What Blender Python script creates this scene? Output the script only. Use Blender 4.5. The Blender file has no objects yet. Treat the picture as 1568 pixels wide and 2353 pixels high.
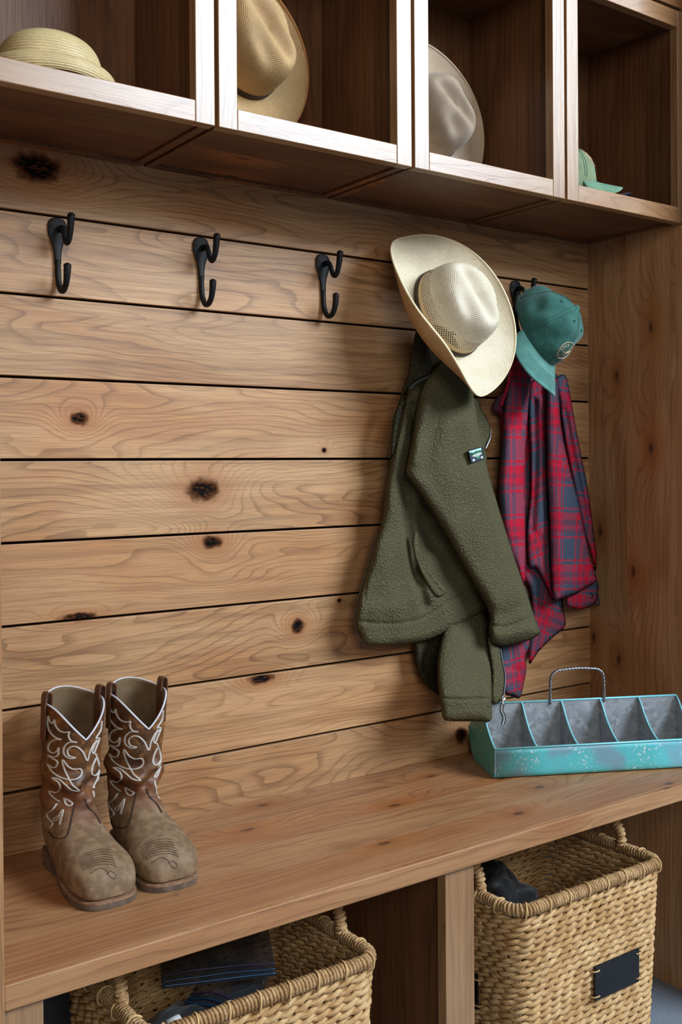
import bpy, bmesh, math, random
import numpy as np
from mathutils import Vector, Matrix, noise
from mathutils.bvhtree import BVHTree
from mathutils.geometry import delaunay_2d_cdt
random.seed(7); np.random.seed(7)
S = bpy.context.scene
COL = S.collection
PI = math.pi

# ------------------------------------------------------------------ camera
CAMLOC = Vector((0.0, -1.745945, 1.209163))
CF = Vector((0.58353327, 0.81207849, -0.00417681))
CR = Vector((0.81205215, -0.58354806, -0.00655525))
CU = Vector((0.00776075, -0.00043342, 0.99996979))
FPX, PCX, PCY = 2393.96, 784.0, 1076.64
cd = bpy.data.cameras.new('camera'); cam = bpy.data.objects.new('camera', cd); COL.objects.link(cam)
cam.matrix_world = Matrix(((CR.x, CU.x, -CF.x, CAMLOC.x), (CR.y, CU.y, -CF.y, CAMLOC.y), (CR.z, CU.z, -CF.z, CAMLOC.z), (0, 0, 0, 1)))
cd.sensor_fit = 'VERTICAL'; cd.sensor_height = 36.0; cd.lens = FPX * 36.0 / 2353
cd.shift_y = -(1176.5 - PCY) / 2353
cd.clip_start = 0.05
S.camera = cam
def ray(px, py): return CF + CR * ((px - PCX) / FPX) - CU * ((py - PCY) / FPX)
def at(px, py, Y):          # point on the vertical plane y = Y
    d = ray(px, py); return CAMLOC + d * ((Y - CAMLOC.y) / d.y)
def atz(px, py, Z):
    d = ray(px, py); return CAMLOC + d * ((Z - CAMLOC.z) / d.z)

# ------------------------------------------------------------------ light
S.view_settings.view_transform = 'Standard'; S.view_settings.look = 'None'
S.view_settings.exposure = 0.0; S.view_settings.gamma = 1.0; S.view_settings.use_curve_mapping = False
w = bpy.data.worlds.new('world'); S.world = w; w.use_nodes = True
w.node_tree.nodes['Background'].inputs[0].default_value = (0.80, 0.88, 1.0, 1)
w.node_tree.nodes['Background'].inputs[1].default_value = 0.10
def area(name, loc, target, sx, sy, power, color):
    l = bpy.data.lights.new(name, 'AREA'); l.shape = 'RECTANGLE'; l.size = sx; l.size_y = sy; l.energy = power; l.color = color
    o = bpy.data.objects.new(name, l); COL.objects.link(o); o.location = loc
    o.rotation_euler = (Vector(target) - Vector(loc)).to_track_quat('-Z', 'Y').to_euler()
    return o
area('window_daylight', (3.55, -3.9, 3.75), (1.2, 0, 1.45), 2.9, 1.8, 440, (0.76, 0.88, 1.0))
area('front_left_fill', (-0.8, -4.2, 2.7), (1.2, 0, 1.1), 1.8, 1.6, 60, (1.0, 0.93, 0.84))  # added fill lamp from the front left, not a window of the room

# ------------------------------------------------------------------ object helpers
def obj(name, me, mat, parent=None, smooth=False, bevel=0):
    if isinstance(me, MB): me = me.mesh(name)
    o = bpy.data.objects.new(name, me); COL.objects.link(o)
    for m in (mat if isinstance(mat, (list, tuple)) else [mat]): me.materials.append(m)
    if smooth:
        me.polygons.foreach_set('use_smooth', [True] * len(me.polygons))
    if parent:
        o.parent = parent; o.matrix_parent_inverse = Matrix.Translation(-parent.location) if True else None
        o.matrix_parent_inverse = (Matrix.LocRotScale(parent.location, parent.rotation_euler, None)).inverted()
    if bevel:
        b = o.modifiers.new('bevel', 'BEVEL'); b.width = bevel; b.segments = 2; b.limit_method = 'ANGLE'; b.angle_limit = math.radians(40)
    return o
def thing(name, label, cat, loc, group=None):
    o = bpy.data.objects.new(name, None); COL.objects.link(o); o.location = loc; o.empty_display_size = .05
    o['label'] = label; o['category'] = cat
    if group: o['group'] = group
    return o
def tag(o, label, cat, group=None):
    o['label'] = label; o['category'] = cat
    if group: o['group'] = group
    return o
def structure(o, label, cat):
    o['kind'] = 'structure'; o['label'] = label; o['category'] = cat; return o
class MB:
    def __init__(s): s.v = []; s.f = []; s.uv = []; s.mi = []
    def quad(s, pts, uvs=None, mi=0):
        b = len(s.v); s.v += [tuple(p) for p in pts]; s.f.append(tuple(range(b, b + len(pts)))); s.uv.append(uvs or [(0, 0)] * len(pts)); s.mi.append(mi)
    def box(s, x0, x1, y0, y1, z0, z1, axis='x', off=0.0):
        b = len(s.v)
        c = [(x, y, z) for z in (z0, z1) for y in (y0, y1) for x in (x0, x1)]
        s.v += c
        for f, n in (((0, 1, 5, 4), 'y'), ((3, 2, 6, 7), 'y'), ((2, 0, 4, 6), 'x'), ((1, 3, 7, 5), 'x'), ((4, 5, 7, 6), 'z'), ((2, 3, 1, 0), 'z')):
            s.f.append(tuple(b + i for i in f)); s.mi.append(0)
            u = []
            for i in f:
                p = dict(zip('xyz', c[i]))
                others = [a for a in 'xyz' if a != axis]
                if n == axis: u.append((p[others[0]] + off, p[others[1]]))
                else:
                    o = [a for a in others if a != n][0]
                    u.append((p[axis], p[o] + off + (0.37 if n != 'y' else 0)))
            s.uv.append(u)
    def tube(s, pts, r, n=8, closed=False, caps=True, flat=None):
        pts = [Vector(p) for p in pts]; m = len(pts)
        rr = r if isinstance(r, (list, tuple)) else [r] * m
        T = []
        for i in range(m):
            a = pts[(i - 1) % m] if (closed or i > 0) else pts[i]; c = pts[(i + 1) % m] if (closed or i < m - 1) else pts[i]
            t = c - a
            T.append(t.normalized() if t.length > 1e-9 else Vector((0, 0, 1)))
        nrm = T[0].orthogonal().normalized(); base = len(s.v); L = 0
        if abs(T[0].z) < .9: nrm = (Vector((0, 0, 1)) - T[0] * T[0].z).normalized()
        Ls = []
        for i in range(m):
            if i: L += (pts[i] - pts[i - 1]).length
            Ls.append(L)
            nrm = (nrm - T[i] * nrm.dot(T[i]))
            nrm = nrm.normalized() if nrm.length > 1e-9 else T[i].orthogonal().normalized()
            bn = T[i].cross(nrm)
            for k in range(n):
                a = 2 * PI * k / n
                s.v.append(tuple(pts[i] + nrm * (math.cos(a) * rr[i] * (flat or 1)) + bn * (math.sin(a) * rr[i])))
        for i in range(m if closed else m - 1):
            j = (i + 1) % m
            for k in range(n):
                k2 = (k + 1) % n
                s.f.append((base + i * n + k, base + i * n + k2, base + j * n + k2, base + j * n + k)); s.mi.append(0)
                l2 = Ls[j] if j else Ls[-1] + .01
                s.uv.append([(Ls[i], k / n), (Ls[i], (k + 1) / n), (l2, (k + 1) / n), (l2, k / n)])
        if caps and not closed:
            s.f.append(tuple(base + k for k in range(n))[::-1]); s.uv.append([(0, 0)] * n); s.mi.append(0)
            e = base + (m - 1) * n
            s.f.append(tuple(e + k for k in range(n))); s.uv.append([(0, 0)] * n); s.mi.append(0)
    def grid(s, rows, closed_u=True, uvs=None, mi=0, flip=False):
        f0 = len(s.f)
        b = len(s.v); n = len(rows[0])
        for r in rows: s.v += [tuple(p) for p in r]
        for i in range(len(rows) - 1):
            for k in range(n if closed_u else n - 1):
                k2 = (k + 1) % n
                s.f.append((b + i * n + k, b + i * n + k2, b + (i + 1) * n + k2, b + (i + 1) * n + k)); s.mi.append(mi)
                if uvs:
                    def U(a, c): return uvs(a, c)
                    s.uv.append([U(i, k), U(i, k + 1), U(i + 1, k + 1), U(i + 1, k)])
                else: s.uv.append([(k / n, i / len(rows))] * 4)
        if flip:
            for q in range(f0, len(s.f)): s.f[q] = s.f[q][::-1]; s.uv[q] = s.uv[q][::-1]
    def cap(s, start, n, flip=False, mi=0):
        f = tuple(range(start, start + n)); s.f.append(f[::-1] if flip else f); s.uv.append([(0, 0)] * n); s.mi.append(mi)
    def mesh(s, name):
        me = bpy.data.meshes.new(name); me.from_pydata(s.v, [], s.f); me.update()
        l = me.uv_layers.new(name='UVMap')
        l.data.foreach_set('uv', [c for f in s.uv for p in f for c in p])
        me.polygons.foreach_set('material_index', s.mi)
        return me
def spline(pts, n=6, closed=False):
    P = [Vector(p) for p in pts]; m = len(P); out = []
    for i in range(m if closed else m - 1):
        a = P[(i - 1) % m] if (closed or i > 0) else P[i] * 2 - P[i + 1]
        b = P[i]; c = P[(i + 1) % m]
        d = P[(i + 2) % m] if (closed or i < m - 2) else c * 2 - b
        for k in range(n):
            t = k / n
            out.append(0.5 * ((2 * b) + (c - a) * t + (2 * a - 5 * b + 4 * c - d) * t * t + (3 * b - a - 3 * c + d) * t ** 3))
    if not closed: out.append(P[-1].copy())
    return out
def sstep(a, b, x):
    t = np.clip((x - a) / (b - a), 0, 1); return t * t * (3 - 2 * t)

# ------------------------------------------------------------------ materials
def srgb(r, g, b):
    f = lambda c: c / 12.92 if c <= .04045 else ((c + .055) / 1.055) ** 2.4
    return (f(r / 255), f(g / 255), f(b / 255), 1)
class NT:
    def __init__(s, name, rough=.5, spec=.5, metallic=0):
        s.m = bpy.data.materials.new(name); s.m.use_nodes = True; s.t = s.m.node_tree; s.p = s.t.nodes['Principled BSDF']
        s.p.inputs['Roughness'].default_value = rough; s.p.inputs['Specular IOR Level'].default_value = spec; s.p.inputs['Metallic'].default_value = metallic
    def n(s, kind, **kw):
        nd = s.t.nodes.new('ShaderNode' + kind)
        for k, v in kw.items():
            if k.startswith('i_'):
                key = k[2:]; key = int(key) if key.isdigit() else key.replace('_', ' ')
                s.set(nd.inputs[key], v)
            else: setattr(nd, k, v)
        return nd
    def set(s, sock, v):
        if hasattr(v, 'bl_idname') and v.bl_idname.startswith('ShaderNode'): v = v.outputs[0]
        if isinstance(v, bpy.types.NodeSocket): s.t.links.new(v, sock)
        else: sock.default_value = v
    def math(s, op, a, b=None, c=None):
        nd = s.t.nodes.new('ShaderNodeMath'); nd.operation = op
        for i, v in enumerate((a, b, c)):
            if v is not None: s.set(nd.inputs[i], v)
        return nd.outputs[0]
    def mix(s, f, a, b, blend='MIX'):
        nd = s.t.nodes.new('ShaderNodeMix'); nd.data_type = 'RGBA'; nd.blend_type = blend
        s.set(nd.inputs[0], f); s.set(nd.inputs[6], a); s.set(nd.inputs[7], b); return nd.outputs[2]
    def ramp(s, f, stops):
        nd = s.t.nodes.new('ShaderNodeValToRGB'); e = nd.color_ramp.elements
        while len(e) < len(stops): e.new(.5)
        for q, (p, c) in zip(e, stops): q.position = p; q.color = c if len(c) == 4 else (*c, 1)
        s.set(nd.inputs[0], f); return nd.outputs[0]
    def smooth(s, v, a, b, lo=0, hi=1):
        nd = s.t.nodes.new('ShaderNodeMapRange'); nd.interpolation_type = 'SMOOTHSTEP'
        s.set(nd.inputs[0], v)
        for i, x in enumerate((a, b, lo, hi)): s.set(nd.inputs[i + 1], x)
        return nd.outputs[0]
    def noise(s, vec, scale, detail=2, rough=.5, dist=0, W=None):
        nd = s.t.nodes.new('ShaderNodeTexNoise')
        if W is not None: nd.noise_dimensions = '4D'; s.set(nd.inputs['W'], W)
        s.set(nd.inputs['Vector'], vec); nd.inputs['Scale'].default_value = scale; nd.inputs['Detail'].default_value = detail
        nd.inputs['Roughness'].default_value = rough; nd.inputs['Distortion'].default_value = dist; return nd.outputs[0]
    def sep(s, v):
        nd = s.n('SeparateXYZ'); s.set(nd.inputs[0], v); return nd.outputs
    def comb(s, x, y, z=0.0):
        nd = s.n('CombineXYZ')
        for i, v in enumerate((x, y, z)): s.set(nd.inputs[i], v)
        return nd.outputs[0]
    def uv(s): return s.n('UVMap').outputs[0]
    def objc(s): return s.n('TexCoord').outputs['Object']
    def rnd(s): return s.n('NewGeometry').outputs['Random Per Island']
    def base(s, v): s.set(s.p.inputs['Base Color'], v)
    def bump(s, h, strength=.3, dist=.002):
        nd = s.n('Bump'); s.set(nd.inputs['Height'], h); nd.inputs['Strength'].default_value = strength; nd.inputs['Distance'].default_value = dist
        s.set(s.p.inputs['Normal'], nd.outputs[0])
def plain(name, col, rough=.6, spec=.4, metallic=0, var=.08, scale=60, bump=0, bscale=300, bdist=.0006):
    k = NT(name, rough, spec, metallic); c = k.objc()
    nz = k.noise(c, scale, 3)
    k.base(k.mix(k.smooth(nz, .3, .7), tuple(x * (1 - var) for x in col[:3]) + (1,), tuple(min(1, x * (1 + var)) for x in col[:3]) + (1,)))
    if bump: k.bump(k.noise(c, bscale, 3), bump, bdist)
    return k.m
def wood(name, light, dark, red, rough=.5, spec=.5, knots=(), lines=8.0, autoknots=True, contrast=1.0, varia=.22, aniso=1.0):
    k = NT(name, rough, spec); uv = k.uv(); x, y, _ = k.sep(uv); r = k.rnd()
    r2 = k.math('FRACT', k.math('MULTIPLY', r, 37.31)); r3 = k.math('FRACT', k.math('MULTIPLY', r, 91.7))
    uo = k.math('ADD', x, k.math('MULTIPLY', r, 13.0)); vo = k.math('ADD', y, k.math('MULTIPLY', r2, 7.0))
    n1 = k.noise(k.comb(k.math('MULTIPLY', uo, 1.5), k.math('MULTIPLY', vo, 7.5), k.math('MULTIPLY', r, 50)), 1.0, 1.6, .42, .25)
    F = k.math('MULTIPLY', n1, lines)
    F = k.math('ADD', F, k.math('MULTIPLY', vo, k.math('MULTIPLY_ADD', r3, 70.0, 22.0)))
    wob = k.noise(k.comb(k.math('MULTIPLY', uo, 9), k.math('MULTIPLY', vo, 40), r), 1.0, 2)
    F = k.math('ADD', F, k.math('MULTIPLY', wob, .9))
    kd = None; halo = None; ka = None
    def addk(d, amp, rad):
        nonlocal F, kd, halo
        g = k.math('POWER', 2.718, k.math('MULTIPLY', k.math('POWER', k.math('DIVIDE', d, rad), 2.0), -1.0))
        F = k.math('ADD', F, k.math('MULTIPLY', g, amp))
        halo = g if halo is None else k.math('MAXIMUM', halo, g)
    for (ku, kv, kr, asp) in knots:
        wn = k.math('MULTIPLY', k.math('SUBTRACT', k.noise(uv, 60, 2), .5), kr * 1.1)
        dx = k.math('MULTIPLY', k.math('SUBTRACT', x, ku), 1.0 / asp); dy = k.math('SUBTRACT', y, kv)
        d = k.math('SQRT', k.math('ADD', k.math('POWER', dx, 2.0), k.math('POWER', dy, 2.0)))
        addk(d, 6.5, kr * 3.1)
        c = k.math('DIVIDE', k.math('ADD', d, wn), kr)
        kd = c if kd is None else k.math('MINIMUM', kd, c)
    if autoknots:
        vr = k.n('TexVoronoi', feature='F1'); vr.voronoi_dimensions = '2D'
        k.set(vr.inputs['Vector'], k.comb(k.math('MULTIPLY', uo, 3.2), k.math('MULTIPLY', vo, 7.0), 0.0)); vr.inputs['Scale'].default_value = 1.0
        cr = k.sep(vr.outputs['Color'])[0]
        dd = k.math('ADD', vr.outputs['Distance'], k.smooth(cr, .62, .66, 1.2, 0.0))
        addk(dd, 3.2, .30)
        c = k.math('DIVIDE', k.math('ADD', dd, k.math('MULTIPLY', k.math('SUBTRACT', k.noise(uv, 90, 2), .5), .05)), .052)
        ka = c
    fr = k.math('FRACT', F)
    line = k.math('MULTIPLY', k.math('MULTIPLY', k.smooth(fr, .30, .96), k.smooth(fr, .55, .965)), k.smooth(fr, 1.0, .965))
    fine = k.noise(k.comb(k.math('MULTIPLY', uo, 10), k.math('MULTIPLY', vo, 420), 0.0), 1.0, 3, .6)
    streak = k.noise(k.comb(k.math('MULTIPLY', uo, 2.2), k.math('MULTIPLY', vo, 60), r), 1.0, 3, .55)
    blot = k.noise(k.comb(k.math('MULTIPLY', uo, 3.0), k.math('MULTIPLY', vo, 9.0), r2), 1.0, 2, .5, .6)
    col = k.mix(k.smooth(blot, .34, .80), light, red)
    col = k.mix(k.math('MULTIPLY', k.smooth(streak, .38, .75), .42 * contrast), col, dark)
    col = k.mix(k.math('MULTIPLY', k.math('MULTIPLY', line, k.smooth(blot, .25, .65, .35, 1.0)), .60 * contrast), col, dark)
    col = k.mix(k.math('MULTIPLY', k.smooth(fine, .42, .68), .40 * contrast), col, dark)
    smoke = k.noise(k.comb(k.math('MULTIPLY', uo, 2.6), k.math('MULTIPLY', vo, 16.0), k.math('ADD', r3, 5.0)), 1.0, 4, .6, .8)
    col = k.mix(k.math('MULTIPLY', k.smooth(smoke, .56, .80), .55 * contrast), col, tuple(a * .45 + b * .55 for a, b in zip(light, srgb(70, 60, 50))))
    col = k.mix(k.math('MULTIPLY', k.smooth(r3, .35, 1.0), .45), col, k.mix(.5, col, red))
    if halo is not None:
        col = k.mix(k.math('MULTIPLY', k.smooth(halo, .15, .95), .55), col, srgb(150, 92, 46))
    if kd is not None:
        col = k.mix(k.smooth(kd, 1.7, .9), col, srgb(74, 40, 20))
        crk = k.noise(k.comb(k.math('MULTIPLY', x, 60), k.math('MULTIPLY', y, 190), 2.0), 1.0, 3, .6, .6)
        col = k.mix(k.math('MULTIPLY', k.smooth(kd, 1.0, .7), k.smooth(crk, .40, .50)), col, srgb(11, 8, 7))
    if ka is not None:
        col = k.mix(k.math('MULTIPLY', k.smooth(ka, 3.2, 1.0), .45), col, srgb(132, 76, 40))
        col = k.mix(k.math('MULTIPLY', k.smooth(ka, 1.15, .45), .75), col, srgb(58, 32, 18))
    bv = k.math('MULTIPLY_ADD', r2, varia, 1.0 - varia / 2)
    sc = k.n('VectorMath', operation='SCALE'); k.set(sc.inputs[0], col); k.set(sc.inputs['Scale'], bv)
    k.base(sc.outputs[0])
    h = k.math('ADD', k.math('MULTIPLY', fine, .6), k.math('MULTIPLY', line, -.3))
    if kd is not None: h = k.math('ADD', h, k.math('MULTIPLY', k.smooth(kd, 1.0, .6), -3.0))
    k.bump(h, .22, .0008)
    rg = k.math('MULTIPLY_ADD', fine, .15, rough - .07)
    if kd is not None:
        kk = k.smooth(kd, 1.6, .9)
        rg = k.math('MULTIPLY_ADD', kk, .35, rg); k.set(k.p.inputs['Specular IOR Level'], k.math('MULTIPLY_ADD', kk, -spec * .8, spec))
    k.set(k.p.inputs['Roughness'], rg)
    return k.m
W_L, W_D, W_R = srgb(186, 145, 102), srgb(98, 64, 36), srgb(172, 120, 74)
WALLKNOTS = [(.6197, 1.7186, .020, 1.7), (.6922, 1.2918, .009, 1.5), (.9342, 1.163, .0165, 1.6), (.952, 1.0637, .010, 1.6), (1.1457, .8859, .011, 1.2),
             (1.0585, .7905, .008, 2.6), (1.2122, 1.2375, .004, 1.2), (1.248, .9281, .0035, 1.3), (.687, .945, .006, 4.5), (1.5825, .5971, .014, 1.0)]
M_plank = wood('knotty alder planks', W_L, W_D, W_R, .48, .45, WALLKNOTS, 24.0, False, 1.0)
M_side = wood('alder side boards', srgb(184, 140, 98), srgb(106, 70, 42), srgb(162, 112, 68), .5, .4, (), 5.0, True, .8)
M_bench = wood('alder bench boards', srgb(172, 128, 88), srgb(100, 62, 36), srgb(154, 102, 64), .42, .5, (), 9.0, True, .9)
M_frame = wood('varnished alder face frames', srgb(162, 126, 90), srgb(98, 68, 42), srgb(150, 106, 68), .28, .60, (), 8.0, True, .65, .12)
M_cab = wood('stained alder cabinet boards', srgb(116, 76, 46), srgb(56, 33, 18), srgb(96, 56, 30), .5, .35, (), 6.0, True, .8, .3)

# ------------------------------------------------------------------ setting
XR, XL, BZ, BD = 2.0154, 0.4147, 0.5559, 0.4351
CB, CT, CFY = 1.7497, 2.2287, -0.280
m = MB()
for k in range(-5, 5):
    z0 = 1.2202 + k * .14
    if k == 4: z1 = 1.90
    else: z1 = z0 + .14
    m.box(XL - .10, XR + .02, -.0001, .018, z0 + .0022, z1 - .0024, 'x')
m.box(XL - .10, XR + .02, -.0001, .018, 1.90, 2.28, 'x')
structure(obj('wall_back', m, M_plank, bevel=.0012), 'knotty alder shiplap wall behind the bench', 'wall')
m = MB(); m.box(XL - .12, XR + .03, .010, .03, 0.0, 2.3, 'x')
structure(obj('wall_backing', m, plain('black gap backing', srgb(22, 17, 14), .9, .1)), 'dark backing showing in the gaps between planks', 'wall')
m = MB(); m.box(XL - .10, XR + .02, -.004, .012, 0.0, .5205, 'x')
structure(obj('wall_lower', m, plain('grey painted wall', srgb(84, 88, 94), .8, .2)), 'dark grey painted wall under the bench', 'wall')
m = MB()   # right side panel: vertical boards
ys = [0.004, -.1158, -.2401, -.2588, -.2802, -.437]
for a, b in zip(ys[:-1], ys[1:]):
    m.box(XR, XR + .03, b, a, 0.0, CB - .0001 if b == -.2802 else 2.5, 'z')
structure(obj('wall_right', m, M_side, bevel=.0004), 'tall side panel of vertical alder boards at the right end', 'wall')
m = MB(); m.box(XL - .035, XL, -BD - .003, 0.004, 0, 2.5, 'z')
structure(obj('wall_left', m, M_side, bevel=.001), 'tall alder side panel at the left end', 'wall')
k = NT('grey speckled floor', .55, .35)
c = k.objc(); nz = k.noise(c, 420, 2, .7); n2 = k.noise(c, 14, 3)
k.base(k.mix(k.smooth(nz, .35, .68), srgb(96, 104, 116), srgb(146, 154, 164)))
k.bump(nz, .2, .0008)
m = MB(); m.box(-4, 6, -6, .03, -.05, 0, 'x')
structure(obj('floor', m, k.m), 'blue grey speckled floor', 'floor')
m = MB(); m.box(XL, XR + .03, CFY, CFY + .02, CT + .007, CT + .16, 'x'); m.box(XL, XR + .03, CFY + .02, 0, CT + .14, CT + .16, 'x')
structure(obj('trim_1', m, M_frame, bevel=.001), 'alder fascia board above the cubbies', 'trim')

# ------------------------------------------------------------------ bench
bench = thing('bench', 'long built in alder bench under the plank wall, holding boots and a teal tray', 'bench', (1.2, -.2, 0))
m = MB()
yb = [0.0, -.098, -.205, -.318, -BD + .012]
for i, (a, b) in enumerate(zip(yb[:-1], yb[1:])):
    m.box(XL + .0005, XR - .0005, b, a - .0002, .525, BZ, 'x')
obj('bench_top', m, M_bench, bench, bevel=.0004)
m = MB(); m.box(XL + .0005, XR - .0005, -BD, -BD + .0118, .5225, BZ, 'x')
obj('nosing', m, wood('alder nosing', srgb(182, 136, 92), srgb(108, 68, 38), srgb(168, 112, 68), .4, .55, (), 3.0, True, .7), bench, bevel=.0022)
def post(x0, x1, name='post'):
    m = MB(); m.box(x0, x1, -.425, -.404, 0, .5223, 'z'); return obj(name, m, M_frame, bench, bevel=.001)
post(XL + .0008, .4690); post(1.1600, 1.2251)
m = MB(); m.box(1.1680, 1.1865, -.4038, -.20, 0, .5223, 'z'); m.box(1.1680, 1.1865, -.20, -.006, 0, .5223, 'z'); m.box(1.1990, 1.2170, -.4038, -.20, 0, .5223, 'z'); m.box(1.1990, 1.2170, -.20, -.006, 0, .5223, 'z')
obj('divider_panel', m, M_cab, bench, bevel=.0006)

# ------------------------------------------------------------------ cubbies
CW = .4067; X0 = .8141 - CW
clabels = ['leftmost wooden wall cubby holding the low woven straw hat', 'wooden wall cubby holding the tan straw cowboy hat', 'wooden wall cubby holding the grey felt cowboy hat', 'rightmost wooden wall cubby holding the baseball caps']
for i in range(4):
    xa, xb = X0 + CW * i + .0035, X0 + CW * (i + 1) - .0035
    if i == 0: xa = XL + .0005
    if i == 3: xb = XR + .016      # the last stile laps onto the end panel
    t = thing('cubby_cabinet', clabels[i], 'cubby', ((xa + xb) / 2, -.14, CB), 'open cubbies above the hooks')
    iw = .0345; ih = .0352
    for a, b in ((xa, xa + iw - .0), (xb - iw, xb)):
        m = MB(); m.box(a, b, CFY, CFY + .021, CB, CT, 'z'); obj('stile', m, M_frame, t, bevel=.0012)
    m = MB(); m.box(xa + iw + .0002, xb - iw - .0002, CFY + .0003, CFY + .021, CB + .0004, CB + ih, 'x'); obj('bottom_rail', m, M_frame, t, bevel=.0012)
    m = MB(); m.box(xa + iw + .0002, xb - iw - .0002, CFY + .0003, CFY + .021, CT - ih - .003, CT, 'x'); obj('top_rail', m, M_frame, t, bevel=.0012)
    yf = CFY + .0213; xi0, xi1 = xa + .0005, min(xb - .0005, XR - .0003)
    for a, b in ((xi0, xi0 + .016), (xi1 - .016, xi1)):
        m = MB()
        for p, q in ((yf, -.185), (-.185, -.10), (-.10, -.0012)): m.box(a, b, p, q, CB + .0015, CT - .002, 'z')
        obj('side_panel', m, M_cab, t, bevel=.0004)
    m = MB(); s3 = (xi1 - xi0 - .0324) / 3
    for j in range(3): m.box(xi0 + .0162 + j * s3, xi0 + .0162 + (j + 1) * s3, -.018, -.0012, CB + .001, CT - .002, 'z')
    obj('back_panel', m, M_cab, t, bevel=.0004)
    m = MB()
    for p, q in ((yf, -.15), (-.15, -.0187)): m.box(xi0 + .0165, xi1 - .0165, p, q, CB + .006, CB + ih, 'x')
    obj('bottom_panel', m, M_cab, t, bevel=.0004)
    m = MB()
    for p, q in ((yf, -.15), (-.15, -.0187)): m.box(xi0 + .0165, xi1 - .0165, p, q, CT - .024, CT - .003, 'x')
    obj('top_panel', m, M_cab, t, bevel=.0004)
SHELF = CB + .0352

# ------------------------------------------------------------------ coat hooks
M_iron = plain('black iron', srgb(9, 9, 10), .55, .3, .1, .15, 200, .25, 500, .0003)
M_screw = plain('screw head', srgb(60, 58, 56), .35, .5, .7)
hooklabels = ['black double coat hook, empty, leftmost of the three bare ones', 'black double coat hook, empty, middle of the three bare ones', 'black double coat hook, empty, nearest the straw cowboy hat', 'black double coat hook half hidden behind the green cap']
hooks = []
for i, X in enumerate((.6536, .9316, 1.2102, 1.7600)):
    Z = 1.6185
    t = thing('coat_hook', hooklabels[i], 'hook', (X, 0, Z), 'black coat hooks on the planks'); hooks.append(t)
    m = MB()
    prof = [(-.018, .002), (-.016, .011), (-.008, .0165), (.0, .0175), (.010, .0165), (.022, .0125), (.034, .0085), (.046, .0065), (.060, .0058)]
    rows = []
    pr = spline([(a, b, 0) for a, b in prof], 4)
    rows = []
    for p in pr:
        hw = p.y; th = .0055 if p.x < .03 else .0055 + (p.x - .03) * .06
        ring = []
        for q in range(16):
            a = 2 * PI * q / 16; cx, sx = math.cos(a), math.sin(a)
            ring.append((X + math.copysign(abs(cx) ** .7, cx) * hw, -.0002 - th / 2 + math.copysign(abs(sx) ** .8, sx) * th / 2, Z - p.x))
        rows.append(ring)
    b0 = len(m.v); m.grid(rows); m.cap(b0, 16, True); m.cap(b0 + 16 * (len(rows) - 1), 16)
    obj('back_plate', m, M_iron, t, True)
    m = MB()
    P = spline([(X, -.004 - o, Z + z) for o, z in ((0.0, -.055), (.0005, -.075), (.004, -.094), (.013, -.108), (.026, -.110), (.037, -.101), (.0425, -.086), (.0445, -.071))], 6)
    n_ = len(P); m.tube(P, [.0052 + .0016 * max(0, (j / n_ - .7) / .3) for j in range(n_)], 12)
    m.tube([P[-1], P[-1] + Vector((0, -.0003, .002)), P[-1] + Vector((0, -.0006, .0045))], [.0068, .0062, .0028], 12)
    obj('lower_prong', m, M_iron, t, True)
    m = MB()
    P = spline([(X + .003, -.004 - o, Z + z) for o, z in ((0.0, -.002), (.010, -.001), (.018, -.004), (.024, -.014), (.030, -.027), (.038, -.031), (.046, -.024), (.0515, -.008), (.0555, .012))], 6)
    n_ = len(P); m.tube(P, [.0058 - .001 * min(1, j / 15) + .0018 * max(0, (j / n_ - .7) / .3) for j in range(n_)], 12)
    m.tube([P[-1], P[-1] + Vector((0, -.0003, .002)), P[-1] + Vector((0, -.0006, .0045))], [.0066, .0060, .0028], 12)
    obj('upper_prong', m, M_iron, t, True)
    for sx in (-.011, .013):
        m = MB(); m.tube([(X + sx, -.0050, Z + .002), (X + sx, -.0068, Z + .002)], [.0034, .0026], 12); m.tube([(X + sx - .0018, -.0067, Z + .002), (X + sx + .0018, -.0067, Z + .002)], .0004, 4)
        obj('screw', m, M_screw, t, True)

# ------------------------------------------------------------------ projecting marks onto a surface
def bvh_of(objs):
    dg = bpy.context.evaluated_depsgraph_get(); vs = []; fs = []
    for o in objs:
        e = o.evaluated_get(dg); me = e.to_mesh(); b = len(vs); mw = o.matrix_world
        vs += [mw @ v.co for v in me.vertices]; fs += [tuple(b + i for i in p.vertices) for p in me.polygons]; e.to_mesh_clear()
    return BVHTree.FromPolygons(vs, fs)
def cast(bv, o, d, off=.0008, fallback=None):
    h, n, i, dist = bv.ray_cast(o, d)
    if h is None: return fallback
    if n.dot(d) > 0: n = -n
    return h + n * off
def px_line(bv, pts, off=.0008):        # a traced line laid on the real surface under it
    out = []; runs = []
    for p in pts:
        h = cast(bv, CAMLOC, ray(p[0], p[1]).normalized(), off)
        if h is None or (out and (h - out[-1]).length > .03):
            if len(out) > 1: runs.append(out)
            out = [] if h is None else [h]
        else: out.append(h)
    if len(out) > 1: runs.append(out)
    return runs
def text_geo(txt, size, extrude=0, spacing=1.0):
    cu = bpy.data.curves.new('lettering', 'FONT'); cu.body = txt; cu.size = size; cu.align_x = 'CENTER'; cu.align_y = 'CENTER'; cu.resolution_u = 3; cu.space_character = spacing
    o = bpy.data.objects.new('lettering', cu); COL.objects.link(o)
    dg = bpy.context.evaluated_depsgraph_get(); me = bpy.data.meshes.new_from_object(o.evaluated_get(dg))
    v = [(p.co.x, p.co.y) for p in me.vertices]; f = [tuple(p.vertices) for p in me.polygons]
    bpy.data.objects.remove(o); bpy.data.curves.remove(cu); bpy.data.meshes.remove(me); return v, f
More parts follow.
